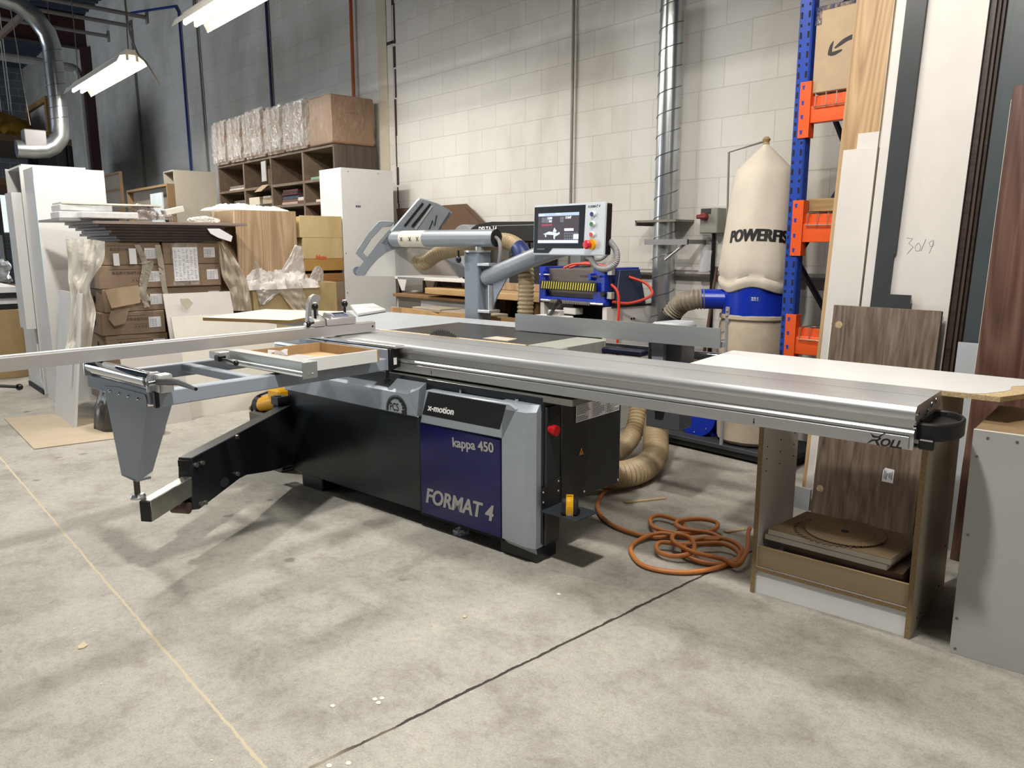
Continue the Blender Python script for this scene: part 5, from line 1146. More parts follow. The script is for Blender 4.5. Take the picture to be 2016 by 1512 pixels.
bm = nb(); tube(bm, spline([(px1+.03, py0+.2, 1.15), (px1+.13, py0+.28, 1.10), (px1+.18, py0+.28, 1.02), (px1+.1, py0+.14, .965), (px1+.02, py0+.03, .975)]), .010, 8); tube(bm, spline([(px1+.02, py0+.02, 1.10), (px1+.07, py0+.03, 1.05), (px1+.085, py0+.03, .95), (px1+.08, py0+.03, .7), (px1+.08, py0+.04, .3)]), .010, 8); obj('red_hose', bm, REDH, t)
bm = nb(); tube(bm, [(-4.02, py0+.02, .62), (-4.02, py0+.02, .80)], .05, 10); box(bm, -4.09, -3.96, py0-.01, py0+.08, .86, .91, .006); obj('spindle_block', bm, WM_, t)

# ================================================================ benches, band saw, flattened cartons
t = thing('workbench', 'workbench with thick pine slab top behind the saw post', 'workbench', (-5.1, 4.4, 0))
obj('slab_top', box(nb(), -5.93, -4.37, 4.2, 4.50, .93, .985, .004), SLAB, t)
for x in (-5.05, -4.45):
    for y in (4.26, 4.44): obj('leg', box(nb(), x-.04, x+.04, y-.04, y+.04, 0, .93, .003), mat('bench_leg', '6B5032', .7), t)
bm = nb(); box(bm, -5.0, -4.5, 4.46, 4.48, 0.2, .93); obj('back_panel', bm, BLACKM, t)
tag(obj('wood_block', box(nb(), -5.18, -4.38, 4.50, 4.60, .9855, 1.05, .003), OAKT), 'pale wood block lying on the pine slab beside the planer', 'block')
bm = nb(); x, y = -4.47, 4.215; cyl(bm, (x, y, .55), (x, y, .93), .014, seg=10); box(bm, x-.035, x+.035, y-.03, y+.03, .88, .93, .004); tube(bm, [(x-.06, y, .68), (x+.06, y, .68)], .012, 8); box(bm, x-.11, x-.07, y-.02, y+.02, .7, .93, .004)
obj('bench_vise', bm, mat('vise_dark', '2A211C', .5, .4), t)
t = thing('bandsaw', 'black topped band saw with white DELTA 14 lettering behind the guard', 'band saw', (-5.2, 4.6, 0))
obj('column', box(nb(), -5.1, -4.70, 4.52, 4.74, 0, 1.45, .01), mat('bandsaw_dark', '1F2022', .5), t)
bm = nb(); prism(bm, [(-5.62, 4.5, 1.44), (-5.62, 4.5, 1.53), (-5.50, 4.5, 1.575), (-5.3, 4.5, 1.585), (-4.76, 4.5, 1.575), (-4.70, 4.5, 1.50), (-4.70, 4.5, 1.40), (-5.3, 4.5, 1.42)], (0, .22, 0), .012); tp = obj('top_cover', bm, mat('bandsaw_black', '1A1A1A', .45), t)
p0, p1 = B(943, 456.5, y=4.498), B(978, 455.5, y=4.498); obj('lettering', text(nb(), 'DELTA 14', p0, p1, (0, 0, 1), .001, 0, .03, 1.1), INKW, tp)
obj('bright_trim', box(nb(), -5.3, -4.72, 4.496, 4.5, 1.545, 1.55), ALU2, tp)
bm = nb()
for i in range(5): x = -5.02+i*.06; box(bm, x-.012, x+.012, 4.50, 4.518, 1.22, 1.40, .004); cyl(bm, (x, 4.50, 1.3), (x, 4.48, 1.3), .015, seg=8)
obj('tool_holder', bm, mat('tool_steel', '55565A', .35, .7), t)
obj('wheel_cover', (lambda b: (lathe(b, [(.001, 0), (.20, 0), (.21, .01), (.21, .12), (.001, .12)], (-5.72, 4.5, 1.36), 36, 'Y'), b)[1])(nb()), mat('bandsaw_grey', '8D9092', .5), t)
t = thing('router_table', 'white machine stand on splayed legs left of the pine slab', 'machine stand', (-6.2, 4.45, .905))
obj('top_plate', box(nb(), -6.56, -5.35, 4.28, 4.7, 1.045, 1.075, .003), WM_, t)
obj('front_strip', box(nb(), -6.50, -6.05, 4.276, 4.282, 1.045, 1.07), mat('grey_strip', '7E8084', .4), t)
for x, s_ in ((-6.85, .08), (-6.34, -.08), (-5.75, .0)):
    bm = nb(); prism(bm, [(x-.07, 4.54, 1.045), (x+.12, 4.54, 1.045), (x+.06+s_*.2, 4.54, .9055), (x-.0+s_*.2, 4.54, .9055)], (0, .24, 0), .003); obj('leg', bm, WM_, t)
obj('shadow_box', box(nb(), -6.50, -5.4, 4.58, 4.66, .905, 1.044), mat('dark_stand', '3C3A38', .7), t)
bm = nb(); tube(bm, spline([(-6.2, 4.52, 1.05), (-6.12, 4.515, 1.0), (-6.08, 4.51, .95), (-6.07, 4.508, .8)]), .008, 6); obj('power_cord', bm, BLACK, t)
t = thing('side_table', 'low brown topped cabinet carrying the white machine stand', 'cabinet', (-5.8, 4.45, 0))
obj('top', box(nb(), -6.54, -5.2, 4.24, 4.78, .875, .904, .003), mat('brown_top', '8A6A48', .6, var=.1), t)
obj('body', box(nb(), -6.52, -5.22, 4.27, 4.76, 0, .874, .003), LGREY, t)
obj('opening', box(nb(), -6.48, -6.10, 4.266, 4.272, .60, .85), mat('opening_dark', '5C5852', .8), t)
t = thing('tool_cabinet', 'low grey cabinet with overhanging lids in front of the side table', 'cabinet', (-5.35, 4.0, 0))
obj('body', box(nb(), -5.75, -4.75, 3.98, 4.17, 0, .80, .003), LGREY, t)
obj('lid', box(nb(), -5.78, -5.35, 3.95, 4.18, .80, .83, .004), mat('lid_beige', 'A59B8C', .5), t)
obj('lid', box(nb(), -5.34, -4.72, 3.95, 4.18, .79, .82, .004), mat('lid_beige', 'A59B8C', .5), t)
obj('drawer_gap', box(nb(), -5.72, -4.78, 3.977, 3.981, .755, .775), BLACKM, t)
for i, (pts, y, lab) in enumerate(((((780, 411), (918, 401), (957, 441), (960, 480), (800, 480)), 4.755, 'rear flattened brown carton leaning on the wall behind the guard'), (((782, 422), (820, 428), (915, 409), (950, 445), (950, 480), (790, 480)), 4.742, 'front flattened brown carton leaning on the wall behind the guard'))):
    q = [B(*p, y=y) for p in pts]; q[-1].z = 1.08; q[-2].z = 1.08
    o = obj('flattened_carton', prism(nb(), q, (0, .008, 0)), KRAFTD); tag(o, lab, 'cardboard', 'flattened cartons')
bm = nb(); box(bm, -4.52, -4.40, 4.70, 4.825, 1.20, 1.36, .004); tube(bm, spline([(-4.40, 4.76, 1.27), (-4.25, 4.77, 1.26), (-4.18, 4.79, 1.31), (-4.17, 4.80, 1.35)]), .014, 8); o = obj('junction_box', bm, mat('junction_grey', '7C7F82', .5)); tag(o, 'grey junction box on the wall below the touchscreen', 'junction box')

# ================================================================ tall cabinets
t = thing('tall_cabinet', 'tall white cabinet standing behind the saw with a small printed label', 'cabinet', (-7.2, 4.27, 0))
cz = 2.145; obj('side_panel', box(nb(), -7.018, -7.0, 3.968, 4.58, 0, cz, .001), WHITE, t)
obj('front_panel', box(nb(), -7.445, -7.019, 3.968, 3.986, 0, cz, .001), WHITE, t)
obj('back_panel', box(nb(), -7.445, -7.019, 4.565, 4.58, 0, cz, .001), WHITE, t)
obj('top', box(nb(), -7.445, -7.019, 3.987, 4.564, cz-.018, cz, .001), WHITE, t)
lb = B(705, 402, x=-7.0); l = obj('label_sticker', box(nb(), -7.0, -6.9993, lb.y-.03, lb.y+.03, lb.z-.035, lb.z+.03), mat('label_pale', 'D4D3DC', .6), t)
bm = nb()
for i in range(4): box(bm, -6.9993, -6.9988, lb.y-.028+i*.015, lb.y-.018+i*.015, lb.z-.033, lb.z-.012)
obj('print', bm, INK, l)
bm = nb()
for y, z in ((4.05, 2.11), (4.4, 2.11), (3.99, 1.3), (3.99, .9)): ball(bm, (-7.0, y, z), .006, 6)
obj('screw', bm, mat('screw_dark', '6A6A6A', .4), t)
t = thing('tall_cabinet', 'nearer of two tall white cabinets at the far left, beside the cartons', 'cabinet', (-7.8, 1.68, 0))
cz = 2.03; obj('side_panel', box(nb(), -7.607, -7.587, 1.405, 1.95, 0, cz, .001), WHITE, t)
obj('front_panel', box(nb(), -7.985, -7.608, 1.405, 1.423, 0, cz-.001, .001), WHITE, t)
obj('back_panel', box(nb(), -7.985, -7.608, 1.93, 1.95, 0, cz, .001), WHITE, t)
obj('top', box(nb(), -7.985, -7.608, 1.424, 1.929, cz-.018, cz, .001), WHITE, t)
obj('edge_strip', box(nb(), -7.610, -7.585, 1.402, 1.408, .9, cz-.1), mat('pale_blue_edge', 'C6DCE4', .3), t)
t = thing('tall_cabinet', 'farther tall white cabinet at the left with an open top and a front board', 'cabinet', (-8.5, 1.7, 0))
cz = 2.10
for a in ((-8.86, -8.842, 1.41, 1.95, 0, cz), (-8.19, -8.172, 1.41, 1.95, 0, cz-.02), (-8.842, -8.19, 1.93, 1.95, 0, cz), (-8.842, -8.19, 1.415, 1.93, 0, .1), (-8.842, -8.19, 1.43, 1.929, cz-.02, cz-.002)): obj('panel', box(nb(), *a, .001), WHITE, t)
obj('inside_back', box(nb(), -8.84, -8.192, 1.9, 1.929, .1, cz-.021), mat('inside_grey', '8C857E', .6), t)
obj('front_board', box(nb(), -8.842, -8.30, 1.41, 1.428, .1, 1.85, .001), WHITE, t)
obj('front_ledge', box(nb(), -8.50, -8.20, 1.33, 1.409, .62, 1.85, .001), WHITE, t)
obj('plinth', box(nb(), -8.86, -8.172, 1.40, 1.409, 0, .045), BLACKM, t)

# ================================================================ carton stack
CX = -6.70; rowh = .187
cols = ((1.610, 2.095, 'left'), (2.110, 2.580, 'right'))
ords = ('top', 'second', 'third', 'fourth', 'fifth', 'sixth', 'bottom')
rc_ = random.Random(11)
for ci, (ya, yb_, side_) in enumerate(cols):
    for k in range(7):
        z1 = 1.409-k*rowh; z0 = z1-rowh+.003; j = rc_.uniform(-.012, .012) if k else 0; dz = 0
        if ci == 0 and k in (2, 3, 4): setf(Matrix.Translation((CX-.3, (ya+yb_)/2, 0)) @ Matrix.Rotation((.05, -.03, .02)[k-2], 4, 'Z') @ Matrix.Translation((-CX+.3, -(ya+yb_)/2, 0)))
        else: setf(I4)
        t = thing('carton', '%s brown carton in the %s stack under the dark boards' % (ords[k], side_), 'carton', (CX-.3, (ya+yb_)/2, z0), 'stacked brown cartons')
        c = obj('carton_body', box(nb(), CX-.6, CX+j, ya+.003, yb_-.003, z0, z1, .005), KRAFT, t)
        if ci == 0 and k in (2, 3):           # torn open flaps
            q = [B(*p, x=CX+.05) for p in (((200, 570), (268, 562), (272, 596), (214, 607)) if k == 2 else ((221, 612), (258, 606), (250, 636), (228, 642), (217, 628)))]
            obj('flap', prism(nb(), q, (.004, 0, 0)), KRAFT2 if k == 2 else KRAFT, c)
        if k > 5: continue
        if ci == 0 and k < 5:
            bm = nb(); text(bm, '高品质环保绿色封边条', (CX+j, ya+.10, z1-.072), (CX+j, ya+.37, z1-.072), (0, 0, 1), .0008); nbm = len(bm.faces)
            box(bm, CX+j, CX+j+.0006, ya+.08, ya+.34, z1-.034, z1-.031)
            for i in range(6): text(bm, 'X', (CX+j, ya+.245+i*.026, z1-.128), (CX+j, ya+.262+i*.026, z1-.128), (0, 0, 1), .0008)
            for zz in (z1-.133, z1-.104): box(bm, CX+j, CX+j+.0006, ya+.235, ya+.40, zz, zz+.0015)
            obj('print', bm, mat('carton_print', '3A2A1E', .7, var=0), c)
            bm = nb(); cyl(bm, (CX-.22, ya+.0035, z0+.1), (CX-.22, ya+.002, z0+.1), .028, seg=14); obj('hand_hole', bm, BLACKM, c)
        ly0 = yb_-.125+(rc_.uniform(-.01, .01)); lz = z1-.055 if ci else z1-.06
        lb = obj('shipping_label', box(nb(), CX+j, CX+j+.0012, ly0, ly0+.095, lz-.075, lz+.01), PAPER, c)
        bm = nb()
        for r in range(6): box(bm, CX+j+.0012, CX+j+.0016, ly0+.006, ly0+.06, lz-.012-r*.011, lz-.0095-r*.011)
        for cc in range(3): box(bm, CX+j+.0012, CX+j+.0016, ly0+.006+cc*.026, ly0+.0072+cc*.026, lz-.07, lz)
        obj('print', bm, mat('label_ink', '5A5A60', .6, var=0), lb)
setf(I4)
# packing list in a plastic pouch and dangling tapes
t = thing('packing_list', 'printed packing list in a clear pouch taped to the right cartons', 'paper', (CX+.02, 2.24, 1.08))
sh_ = obj('paper_sheet', box(nb(), CX+.016, CX+.018, 2.185, 2.385, 1.085, 1.365), PAPER, t)
bm = nb()
for r in range(22):
    for c in range(6):
        if rc_.random() < .8: box(bm, CX+.018, CX+.0185, 2.195+c*.032, 2.195+c*.032+rc_.uniform(.010, .022), 1.10+r*.0115, 1.1035+r*.0115)
obj('print', bm, mat('blue_grey_ink', '6A6C88', .6, var=0), sh_)
obj('pouch', box(nb(), CX+.0145, CX+.0205, 2.175, 2.39, 1.05, 1.40), FILM, t)
TAPEM = mat('masking_tape', 'CFC8B8', .6, var=.1, vs=20)
for i, (pts, lab) in enumerate((([(270, 482), (285, 520), (280, 560), (292, 592)], 'long tan tape strip hanging across the left cartons'), ([(278, 520), (296, 515), (290, 545), (278, 590)], 'twisted tan tape strip crossing the long one'), ([(310, 482), (320, 540), (328, 590)], 'tan tape strip hanging between the two carton stacks'), ([(275, 565), (290, 605)], 'short tan tape strip hanging lowest on the cartons'))):
    q = [B(*p, x=CX+.02+.004*i) for p in pts]; q = spline(q, 6); bm = nb()
    for a, b2 in zip(q, q[1:]): pass
    vs = [(bm.verts.new(p+Vector((0, -.022, 0))), bm.verts.new(p+Vector((.012*math.sin(7*k/len(q)), .022, 0)))) for k, p in enumerate(q)]
    for a, b2 in zip(vs, vs[1:]): bm.faces.new((a[0], b2[0], b2[1], a[1]))
    bmesh.ops.solidify(bm, geom=bm.faces[:], thickness=.001)
    tag(obj('tape_strip', bm, TAPEM), lab, 'tape', 'loose tape strips')
for (pa, pb, lab) in ((((222, 499), (236, 523)), None, 'small white slip stuck on the top left carton'), (((253, 489), (270, 520)), None, 'larger white slip stuck on the top left carton')):
    a, b2 = B(*pa[0], x=CX+.016), B(*pa[1], x=CX+.016); tag(obj('paper_slip', box(nb(), CX+.0145, CX+.016, a.y, b2.y, b2.z, a.z), PAPER), lab, 'paper')
# dark boards on the cartons
rb = random.Random(4); z = 1.411
nm = ('lowest', 'second lowest', 'third', 'fourth', 'fifth', 'second highest', 'highest')
for i in range(7):
    h = .021; ya = 1.80-.035*i+rb.uniform(-.03, .03); yb_ = 2.62+rb.uniform(-.03, .05); xo = CX+.03+.012*i
    if i == 6: ya, yb_ = 1.60, 2.80
    q = [(xo, ya), (xo, yb_), (CX-.65, yb_), (CX-.65, ya-.05)]
    o = obj('board', prism(nb(), [(x, y, z) for x, y in q], (0, 0, h), .0006), WALD if i < 6 else mat('taupe_board', '8E7F77', .4)); tag(o, nm[i]+' dark brown board in the pile on the cartons', 'board', 'dark board pile'); z += h+.0015
zt2 = z
bm = nb(); prism(bm, [(CX-.0, 1.38, z), (CX+.0, 1.80, z), (CX-.6, 1.80, z), (CX-.75, 1.38, z)], (0, 0, .018)); tag(obj('board', bm, mat('underside_grey', '9A989A', .5)), 'pale board sticking out on the left of the pile', 'board'); z += .019
ZP = z
pk = ((1.40, 1.86, 0, .055, 'lower white wrapped packet at the left of the pile'), (1.41, 1.78, .057, .05, 'upper white wrapped packet at the left of the pile'), (1.52, 1.93, -.0, .05, 'front white packet right of the two stacked packets on the pile'))
for i, (ya, yb_, dz, h, lab) in enumerate(pk):
    x1 = CX-.08 if i < 2 else CX+.06
    t = thing('wrapped_packet', lab, 'packet', (x1-.2, (ya+yb_)/2, ZP+dz), 'white wrapped packets')
    obj('packet', box(nb(), x1-.3 if i < 2 else CX-.075, x1, ya, yb_, ZP+dz, ZP+dz+h, .006), WHITE, t)
    obj('film_wrap', box(nb(), (x1-.303) if i < 2 else CX-.077, x1+.003, ya-.003, yb_+.003, ZP+dz+.001, ZP+dz+h+.003, .008), film('glossy_wrap', 'F2F4F6', .12, .08, 8), t)
bm = nb(); prism(bm, [(CX-.38, 1.42, ZP+.11), (CX-.08, 1.42, ZP+.11), (CX-.03, 2.16, ZP+.108), (CX-.28, 2.2, ZP+.108)], (0, 0, .012)); tag(obj('board', bm, CREAM), 'cream strip lying on top of the white wrapped packets', 'board')
def crumple(name, c, s, m, lab, cat, seed, n=3, amp=.35, grp=None, flat=0):
    bm = nb(); bmesh.ops.create_icosphere(bm, subdivisions=max(n, 4), radius=1); o3 = Vector((seed*5.3, seed*2.1, seed*.7))
    for v in bm.verts:
        d = v.co.normalized(); k = 1+amp*(.9*mnoise.noise(d*1.6+o3)+.45*(1-2*abs(mnoise.noise(d*3.1+o3)))+.22*(1-2*abs(mnoise.noise(d*7.7+o3))))
        zf = max(d.z, -.02)+.02 if flat else max(d.z, -.3)+.3
        v.co = Vector((c[0]+d.x*s[0]*k, c[1]+d.y*s[1]*k, c[2]+max(0, zf*s[2]*k)))
    o = obj(name, bm, m, angle=60); tag(o, lab, cat, grp); return o
BROWNF = film('brown_film', 'B0A4A0', .7, .12, 24)
crumple('crumpled_wrap', (CX-.12, 2.02, ZP+.001), (.08, .10, .075), BROWNF, 'crumpled grey pink plastic wrap in the middle of the pile', 'plastic wrap', 3, 4)
crumple('crumpled_wrap', (CX-.06, 2.18, ZP+.001), (.06, .07, .035), BROWNF, 'small crumpled plastic wrap right of the bigger one', 'plastic wrap', 5, 4)
crumple('crumpled_wrap', (CX-.08, 2.50, ZP-.01), (.08, .12, .03), STRETCH, 'shiny plastic wrap at the right end of the pile', 'plastic wrap', 6, 4)
bm = nb(); setf(Matrix.Translation((CX-.02, 2.17, ZP+.036)) @ Matrix.Rotation(.25, 4, 'X')); box(bm, -.10, .02, 0, .15, 0, .045, .002); tag(obj('board_offcut', bm, CREAM), 'tilted cream offcut on the pile right of the crumpled wrap', 'offcut'); setf(I4)
q = [B(*p, x=CX+.10) for p in ((408, 450), (432, 450), (458, 465), (455, 476), (430, 468), (415, 460))]
tag(obj('paper_sheet', prism(nb(), q, (-.01, .0, 0)), PAPER), 'white sheet sticking out of the right side of the dark boards', 'paper')
# clear film hanging over the left front of the stack
def drape(name, pts_l, pts_r, m, lab, seed, dx=0, x=None, cat='plastic sheet', amp=.03):
    r_ = random.Random(seed); a = spline(pts_l, 8); b2 = spline(pts_r, 8); n = min(len(a), len(b2))-1; ph = [r_.uniform(0, 6) for _ in range(6)]
    def f(u, v):
        i = u*n; k = min(int(i), n-1); tt = i-k; A_ = a[k].lerp(a[k+1], tt); B_ = b2[k].lerp(b2[k+1], tt); p = A_.lerp(B_, v)
        w_ = math.sin(9*v+4*u+ph[0])*.5+math.sin(17*v-9*u+ph[1])*.3+math.sin(31*v+13*u+ph[2])*.2+math.sin(23*u+ph[3]-6*v)*.25
        return p+Vector((1, -.5, .1))*amp*w_
    bm = nb(); sheet(bm, f, 36, 26, .001); o = obj(name, bm, m, angle=70); tag(o, lab, cat); return o
def bb(*l, x): return [B(*p, x=x) for p in l]
drape('plastic_sheet', bb((132, 468), (134, 540), (140, 600), (128, 680), (118, 700), x=CX+.13), bb((206, 475), (200, 520), (178, 560), (188, 620), (180, 690), x=CX+.13), solid_film('milky_film', 'F6F3EC', .2, .9), 'clear plastic sheet hanging down the left corner of the carton stack', 4, amp=.035)
drape('plastic_sheet', bb((432, 480), (436, 540), (455, 580), (452, 612), x=CX+.08), bb((440, 478), (470, 520), (488, 560), (496, 612), x=CX+.08), solid_film('tan_film', 'E2D8C8', .2, .8), 'brownish plastic sheet hanging down the right side of the cartons', 9, amp=.03)
crumple('plastic_bag', (-5.95, 1.62, 0), (.17, .14, .24), solid_film('bag_film', 'C4B9A8', .18, .6), 'crumpled clear plastic bag on the floor under the outrigger', 'plastic bag', 8, 4, .3, flat=1)
crumple('plastic_bag', (-6.3, 1.52, 0), (.16, .10, .34), mat('dark_bag', '45423C', .35, var=.4, vs=10), 'dark plastic bag on the floor beneath the carton stack', 'plastic bag', 12, 4, .3, flat=1)
# boards leaning against the cartons
setf(Matrix.Translation((-7.16, 1.29, 0)) @ Matrix.Rotation(-math.atan(.13), 4, 'X')); o = obj('board', box(nb(), 0, .675, 0, .018, 0, 1.03, .001), WHITE); tag(o, 'big white board leaning in front of the near tall cabinet', 'board'); setf(I4)
def leanx(y0, y1, xb, ln, h, th, m, lab, z0=0):
    setf(Matrix.Translation((xb, y0, z0)) @ Matrix.Rotation(-math.atan(ln), 4, 'Y')); o = obj('board', box(nb(), -th, 0, 0, y1-y0, 0, h, .001), m); setf(I4); tag(o, lab, 'board', 'boards leaning on the cartons'); return o
leanx(1.60, 2.055, -6.14, .22, .62, .016, WHITE2, 'left low white board leaning before the carton stack')
leanx(2.065, 2.95, -6.24, .30, .84, .016, CREAM, 'right low pale board leaning before the carton stack')
leanx(2.06, 2.62, -6.36, .26, 1.02, .016, WHITE2, 'rear stained white board below the right cartons')
rs = random.Random(21)
for px, py, lab in ((352, 640, 'lower scrap of tan tape on the stained white board'), (365, 595, 'upper scrap of tan tape on the stained white board')):
    p = B(px, py, x=-6.5); bm = nb(); a0 = rs.uniform(0, 3); prism(bm, [p+Vector((.0, .07*math.cos(a0+k*1.25)*rs.uniform(.4, 1), .08*math.sin(a0+k*1.25)*rs.uniform(.4, 1))) for k in range(5)], (.003, 0, 0)); tag(obj('tape_scrap', bm, TAPEM), lab, 'tape')
bm = nb(); prism(bm, [(-7.22, .945, .002), (-5.97, .93, .002), (-5.90, 1.50, .002), (-6.42, 1.60, .002), (-7.15, 1.27, .002)], (0, 0, .004)); tag(obj('kraft_sheet', bm, mat('kraft_sheet', 'B3A48E', .75, var=.08)), 'flat kraft cardboard sheet on the floor at the left', 'cardboard')
# kraft paper crumpled on the floor near the right board
crumple('kraft_paper', (-6.16, 2.72, 0), (.10, .14, .09), KRAFT2, 'crumpled brown paper on the floor against the pale board', 'paper', 15, 3, .5, flat=1)

# ================================================================ oak cabinet, plywood crates, white film
t = thing('oak_cabinet', 'oak sided open cabinet behind the plywood crate', 'cabinet', (-7.2, 3.15, 0))
oz = 1.70; oy0, oy1 = 2.868, 3.462
obj('side_panel', box(nb(), -7.018, -7.0, oy0, oy1, 0, oz, .001), OAKT, t)
obj('side_panel', box(nb(), -7.6, -7.582, oy0, oy1, 0, oz, .001), OAKT, t)
obj('top', box(nb(), -7.581, -7.019, oy0, oy1, oz-.14, oz, .001), mat('cream_front', 'D8C3A0', .5), t)
obj('back_panel', box(nb(), -7.581, -7.019, oy1-.018, oy1, 0, oz-.141), PIGE, t)
for z in (.05, .9, 1.17): obj('shelf', box(nb(), -7.581, -7.019, oy0+.02, oy1-.019, z, z+.018), PIGE, t)
tag(obj('grey_bundle', box(nb(), -7.4, -7.1, 3.0, 3.3, 1.189, 1.25, .02), mat('bundle_grey', '77716A', .7)), 'grey bundle on a shelf inside the oak cabinet', 'bundle')
bm = nb()
def fy(u, v):
    y = 2.72+.70*u; p = Vector((u*4, v*2.5, 3)); h = .5+.8*mnoise.noise(p*1.2)+.4*(1-2*abs(mnoise.noise(p*3)))
    return Vector((-7.03-.45*v, y, 1.7025+.07*max(h, 0)*math.sin(math.pi*u)**.4*math.sin(math.pi*v)**.3))
sheet(bm, fy, 60, 24, .002); o = obj('foam_wrap', bm, FILMW, angle=70); tag(o, 'white packing film lying on top of the oak cabinet', 'packing film')
t = thing('plywood_crate', 'plywood crate full of white packing film behind the saw', 'crate', (-6.95, 3.22, 0))
kz = 1.03; ky0, ky1 = 2.855, 3.70
obj('side', box(nb(), -6.712, -6.70, ky0, ky1, 0, kz, .001), PLY, t); obj('side', box(nb(), -6.995, -6.984, ky0, ky1, 0, kz, .001), PLY, t)
obj('end', box(nb(), -6.983, -6.713, ky0, ky0+.012, 0, kz, .001), PLY, t); obj('end', box(nb(), -6.983, -6.713, ky1-.012, ky1, 0, kz, .001), PLY, t)
obj('bottom', box(nb(), -6.983, -6.713, ky0+.013, ky1-.013, 0, .05), PLY, t)
bm = nb(); box(bm, -6.701, -6.694, ky0+.0, ky0+.02, .05, kz-.01); obj('corner_batten', bm, PLY, t)
def film_heap(name, c, s, seed, lab, bumps):
    bm = nb(); off = Vector((seed*3.7, seed*1.3, 0))
    def f(u, v):
        e = (math.sin(math.pi*u)**.45)*(math.sin(math.pi*v)**.4); p = Vector((u*3.2*s[1]/.74, v*2.0, 0))+off
        h = .45+.9*mnoise.noise(p*1.3)+.0
        r_ = 1-abs(mnoise.noise(p*3.1))*2; h += .42*r_+.22*(1-2*abs(mnoise.noise(p*6.3)))+.1*mnoise.noise(p*17)
        for su, sv, sh_, sw in bumps: h += sh_*math.exp(-((u-su)**2+((v-sv)*.5)**2)/sw)
        d = mnoise.noise_vector(p*2.6)
        return Vector((c[0]+(v-.5)*s[0]+.05*d.x, c[1]+(u-.5)*s[1]+.05*d.y, c[2]+s[2]*max(h, -.3)*e))
    sheet(bm, f, 90, 40, .0015); o = obj(name, bm, FILMW, angle=80); tag(o, lab, 'packing film'); return o
film_heap('packing_film', (-6.84, 3.17, .985), (.36, .74, .15), 3, 'heap of white packing film bulging out of the plywood crate', ((.28, .5, .35, .004), (.78, .4, .5, .02)))
drape('packing_film', bb((538, 562), (550, 538), (568, 508), (581, 482), x=-6.80), bb((606, 562), (600, 532), (597, 505), (594, 485), x=-6.84), FILMW, 'tall white film flap standing up from the crate', 41, amp=.02)
drape('packing_film', bb((607, 556), (612, 540), (620, 526), (628, 524), x=-6.80), bb((636, 562), (637, 545), (636, 532), (630, 525), x=-6.84), FILMW, 'rounded white film loop at the right end of the crate', 43, amp=.02)
drape('packing_film', bb((497, 552), (503, 536), (504, 522), (501, 513), x=-6.80), bb((512, 550), (511, 535), (508, 522), (505, 514), x=-6.82), FILMW, 'narrow white film strip standing up at the left of the crate', 45, amp=.012)
drape('packing_film', bb((545, 570), (560, 588), (580, 612), (600, 618), x=-6.67), bb((590, 555), (600, 580), (606, 600), (604, 612), x=-6.67), solid_film('hanging_film', 'EFE6DA', .25, .72), 'white film tongue hanging down over the front of the crate', 31, amp=.015)
drape('packing_film', bb((500, 565), (506, 578), (512, 600), x=-6.68), bb((560, 572), (545, 580), (522, 600), x=-6.68), FILMW, 'white film flap folded over the left rim of the crate', 33, amp=.012)
t = thing('plywood_box', 'open plywood box stacked between the oak cabinet and the tall white cabinet', 'box', (-7.2, 3.75, 1.09))
obj('side', box(nb(), -7.012, -7.0, 3.50, 3.955, 1.455, 1.665, .001), PLY, t); obj('inner_box', box(nb(), -7.5, -7.013, 3.50, 3.955, 1.455, 1.655, .001), mat('ply_inside', 'D9C08A', .6), t)
bm = nb(); box(bm, -7.5, -7.0, 3.52, 3.955, 1.25, 1.453, .001); tag(obj('plywood_box', bm, PLY), 'lower plywood box under the open one', 'box')
t = thing('hardware_carton', 'tan carton with orange blu lettering under the plywood drawers', 'carton', (-7.25, 3.78, 1.12))
c = obj('carton_body', box(nb(), -7.5, -7.0, 3.53, 3.955, 1.13, 1.248, .003), mat('tan_carton', 'A47E42', .7, var=.1), t)
p0, p1 = B(621.5, 509.5, x=-6.999), B(636, 510.5, x=-6.999); obj('lettering', text(nb(), 'blum', p0, p0+(p1-p0)*1.45, (0, 0, 1), .0005, .2, .04), mat('orange_print', 'C8562A', .6, var=0), c, label='orange lettering')
for i, (z0, z1, lab) in enumerate(((1.02, 1.10, 'brown carton with a dark gap above, under the lettered one'), (.8, 1.018, 'brown carton low between the crate and the tall white cabinet'), (.0, .798, 'large brown carton at the bottom of the drawer stack'))):
    tag(obj('carton', box(nb(), -7.5, -7.0, 3.54, 3.955, z0, z1, .003), KRAFT if i else mat('brown_carton', '8F6436', .7)), lab, 'carton')
tag(obj('gap_filler', box(nb(), -7.48, -7.05, 3.56, 3.955, 1.101, 1.129), BLACKM), 'thin black filler in the dark gap between the cartons of the drawer stack', 'filler')  # black slab put in for the dark gap between two cartons

# ================================================================ pigeonhole shelf with wrapped boxes
SX0, SX1, SY0, SY1, SZ = -10.86, -7.607, 4.24, 4.775, 2.455
t = thing('pigeonhole_shelf', 'brown pigeonhole shelf unit against the wall under the wrapped boxes', 'shelf unit', ((SX0+SX1)/2, 4.5, 0))
th = .03
obj('side_panel', box(nb(), SX1-th, SX1, SY0, SY1, 0, SZ, .002), wood('shelf_side', '3E342D', '51453C', '62564B', (14, 14, .8), .55), t)
obj('side_panel', box(nb(), SX0, SX0+th, SY0, SY1, 0, SZ, .002), PIGE, t)
obj('top', box(nb(), SX0+th, SX1-th, SY0, SY1, SZ-th, SZ, .002), PIGE, t)
obj('back_panel', box(nb(), SX0+th, SX1-th, SY1-.012, SY1, 0, SZ-th), PIGE, t)
xs = [SX0+th, B(478, 320, y=SY0).x, B(531, 305, y=SY0).x, B(594, 293, y=SY0).x, SX1-th]
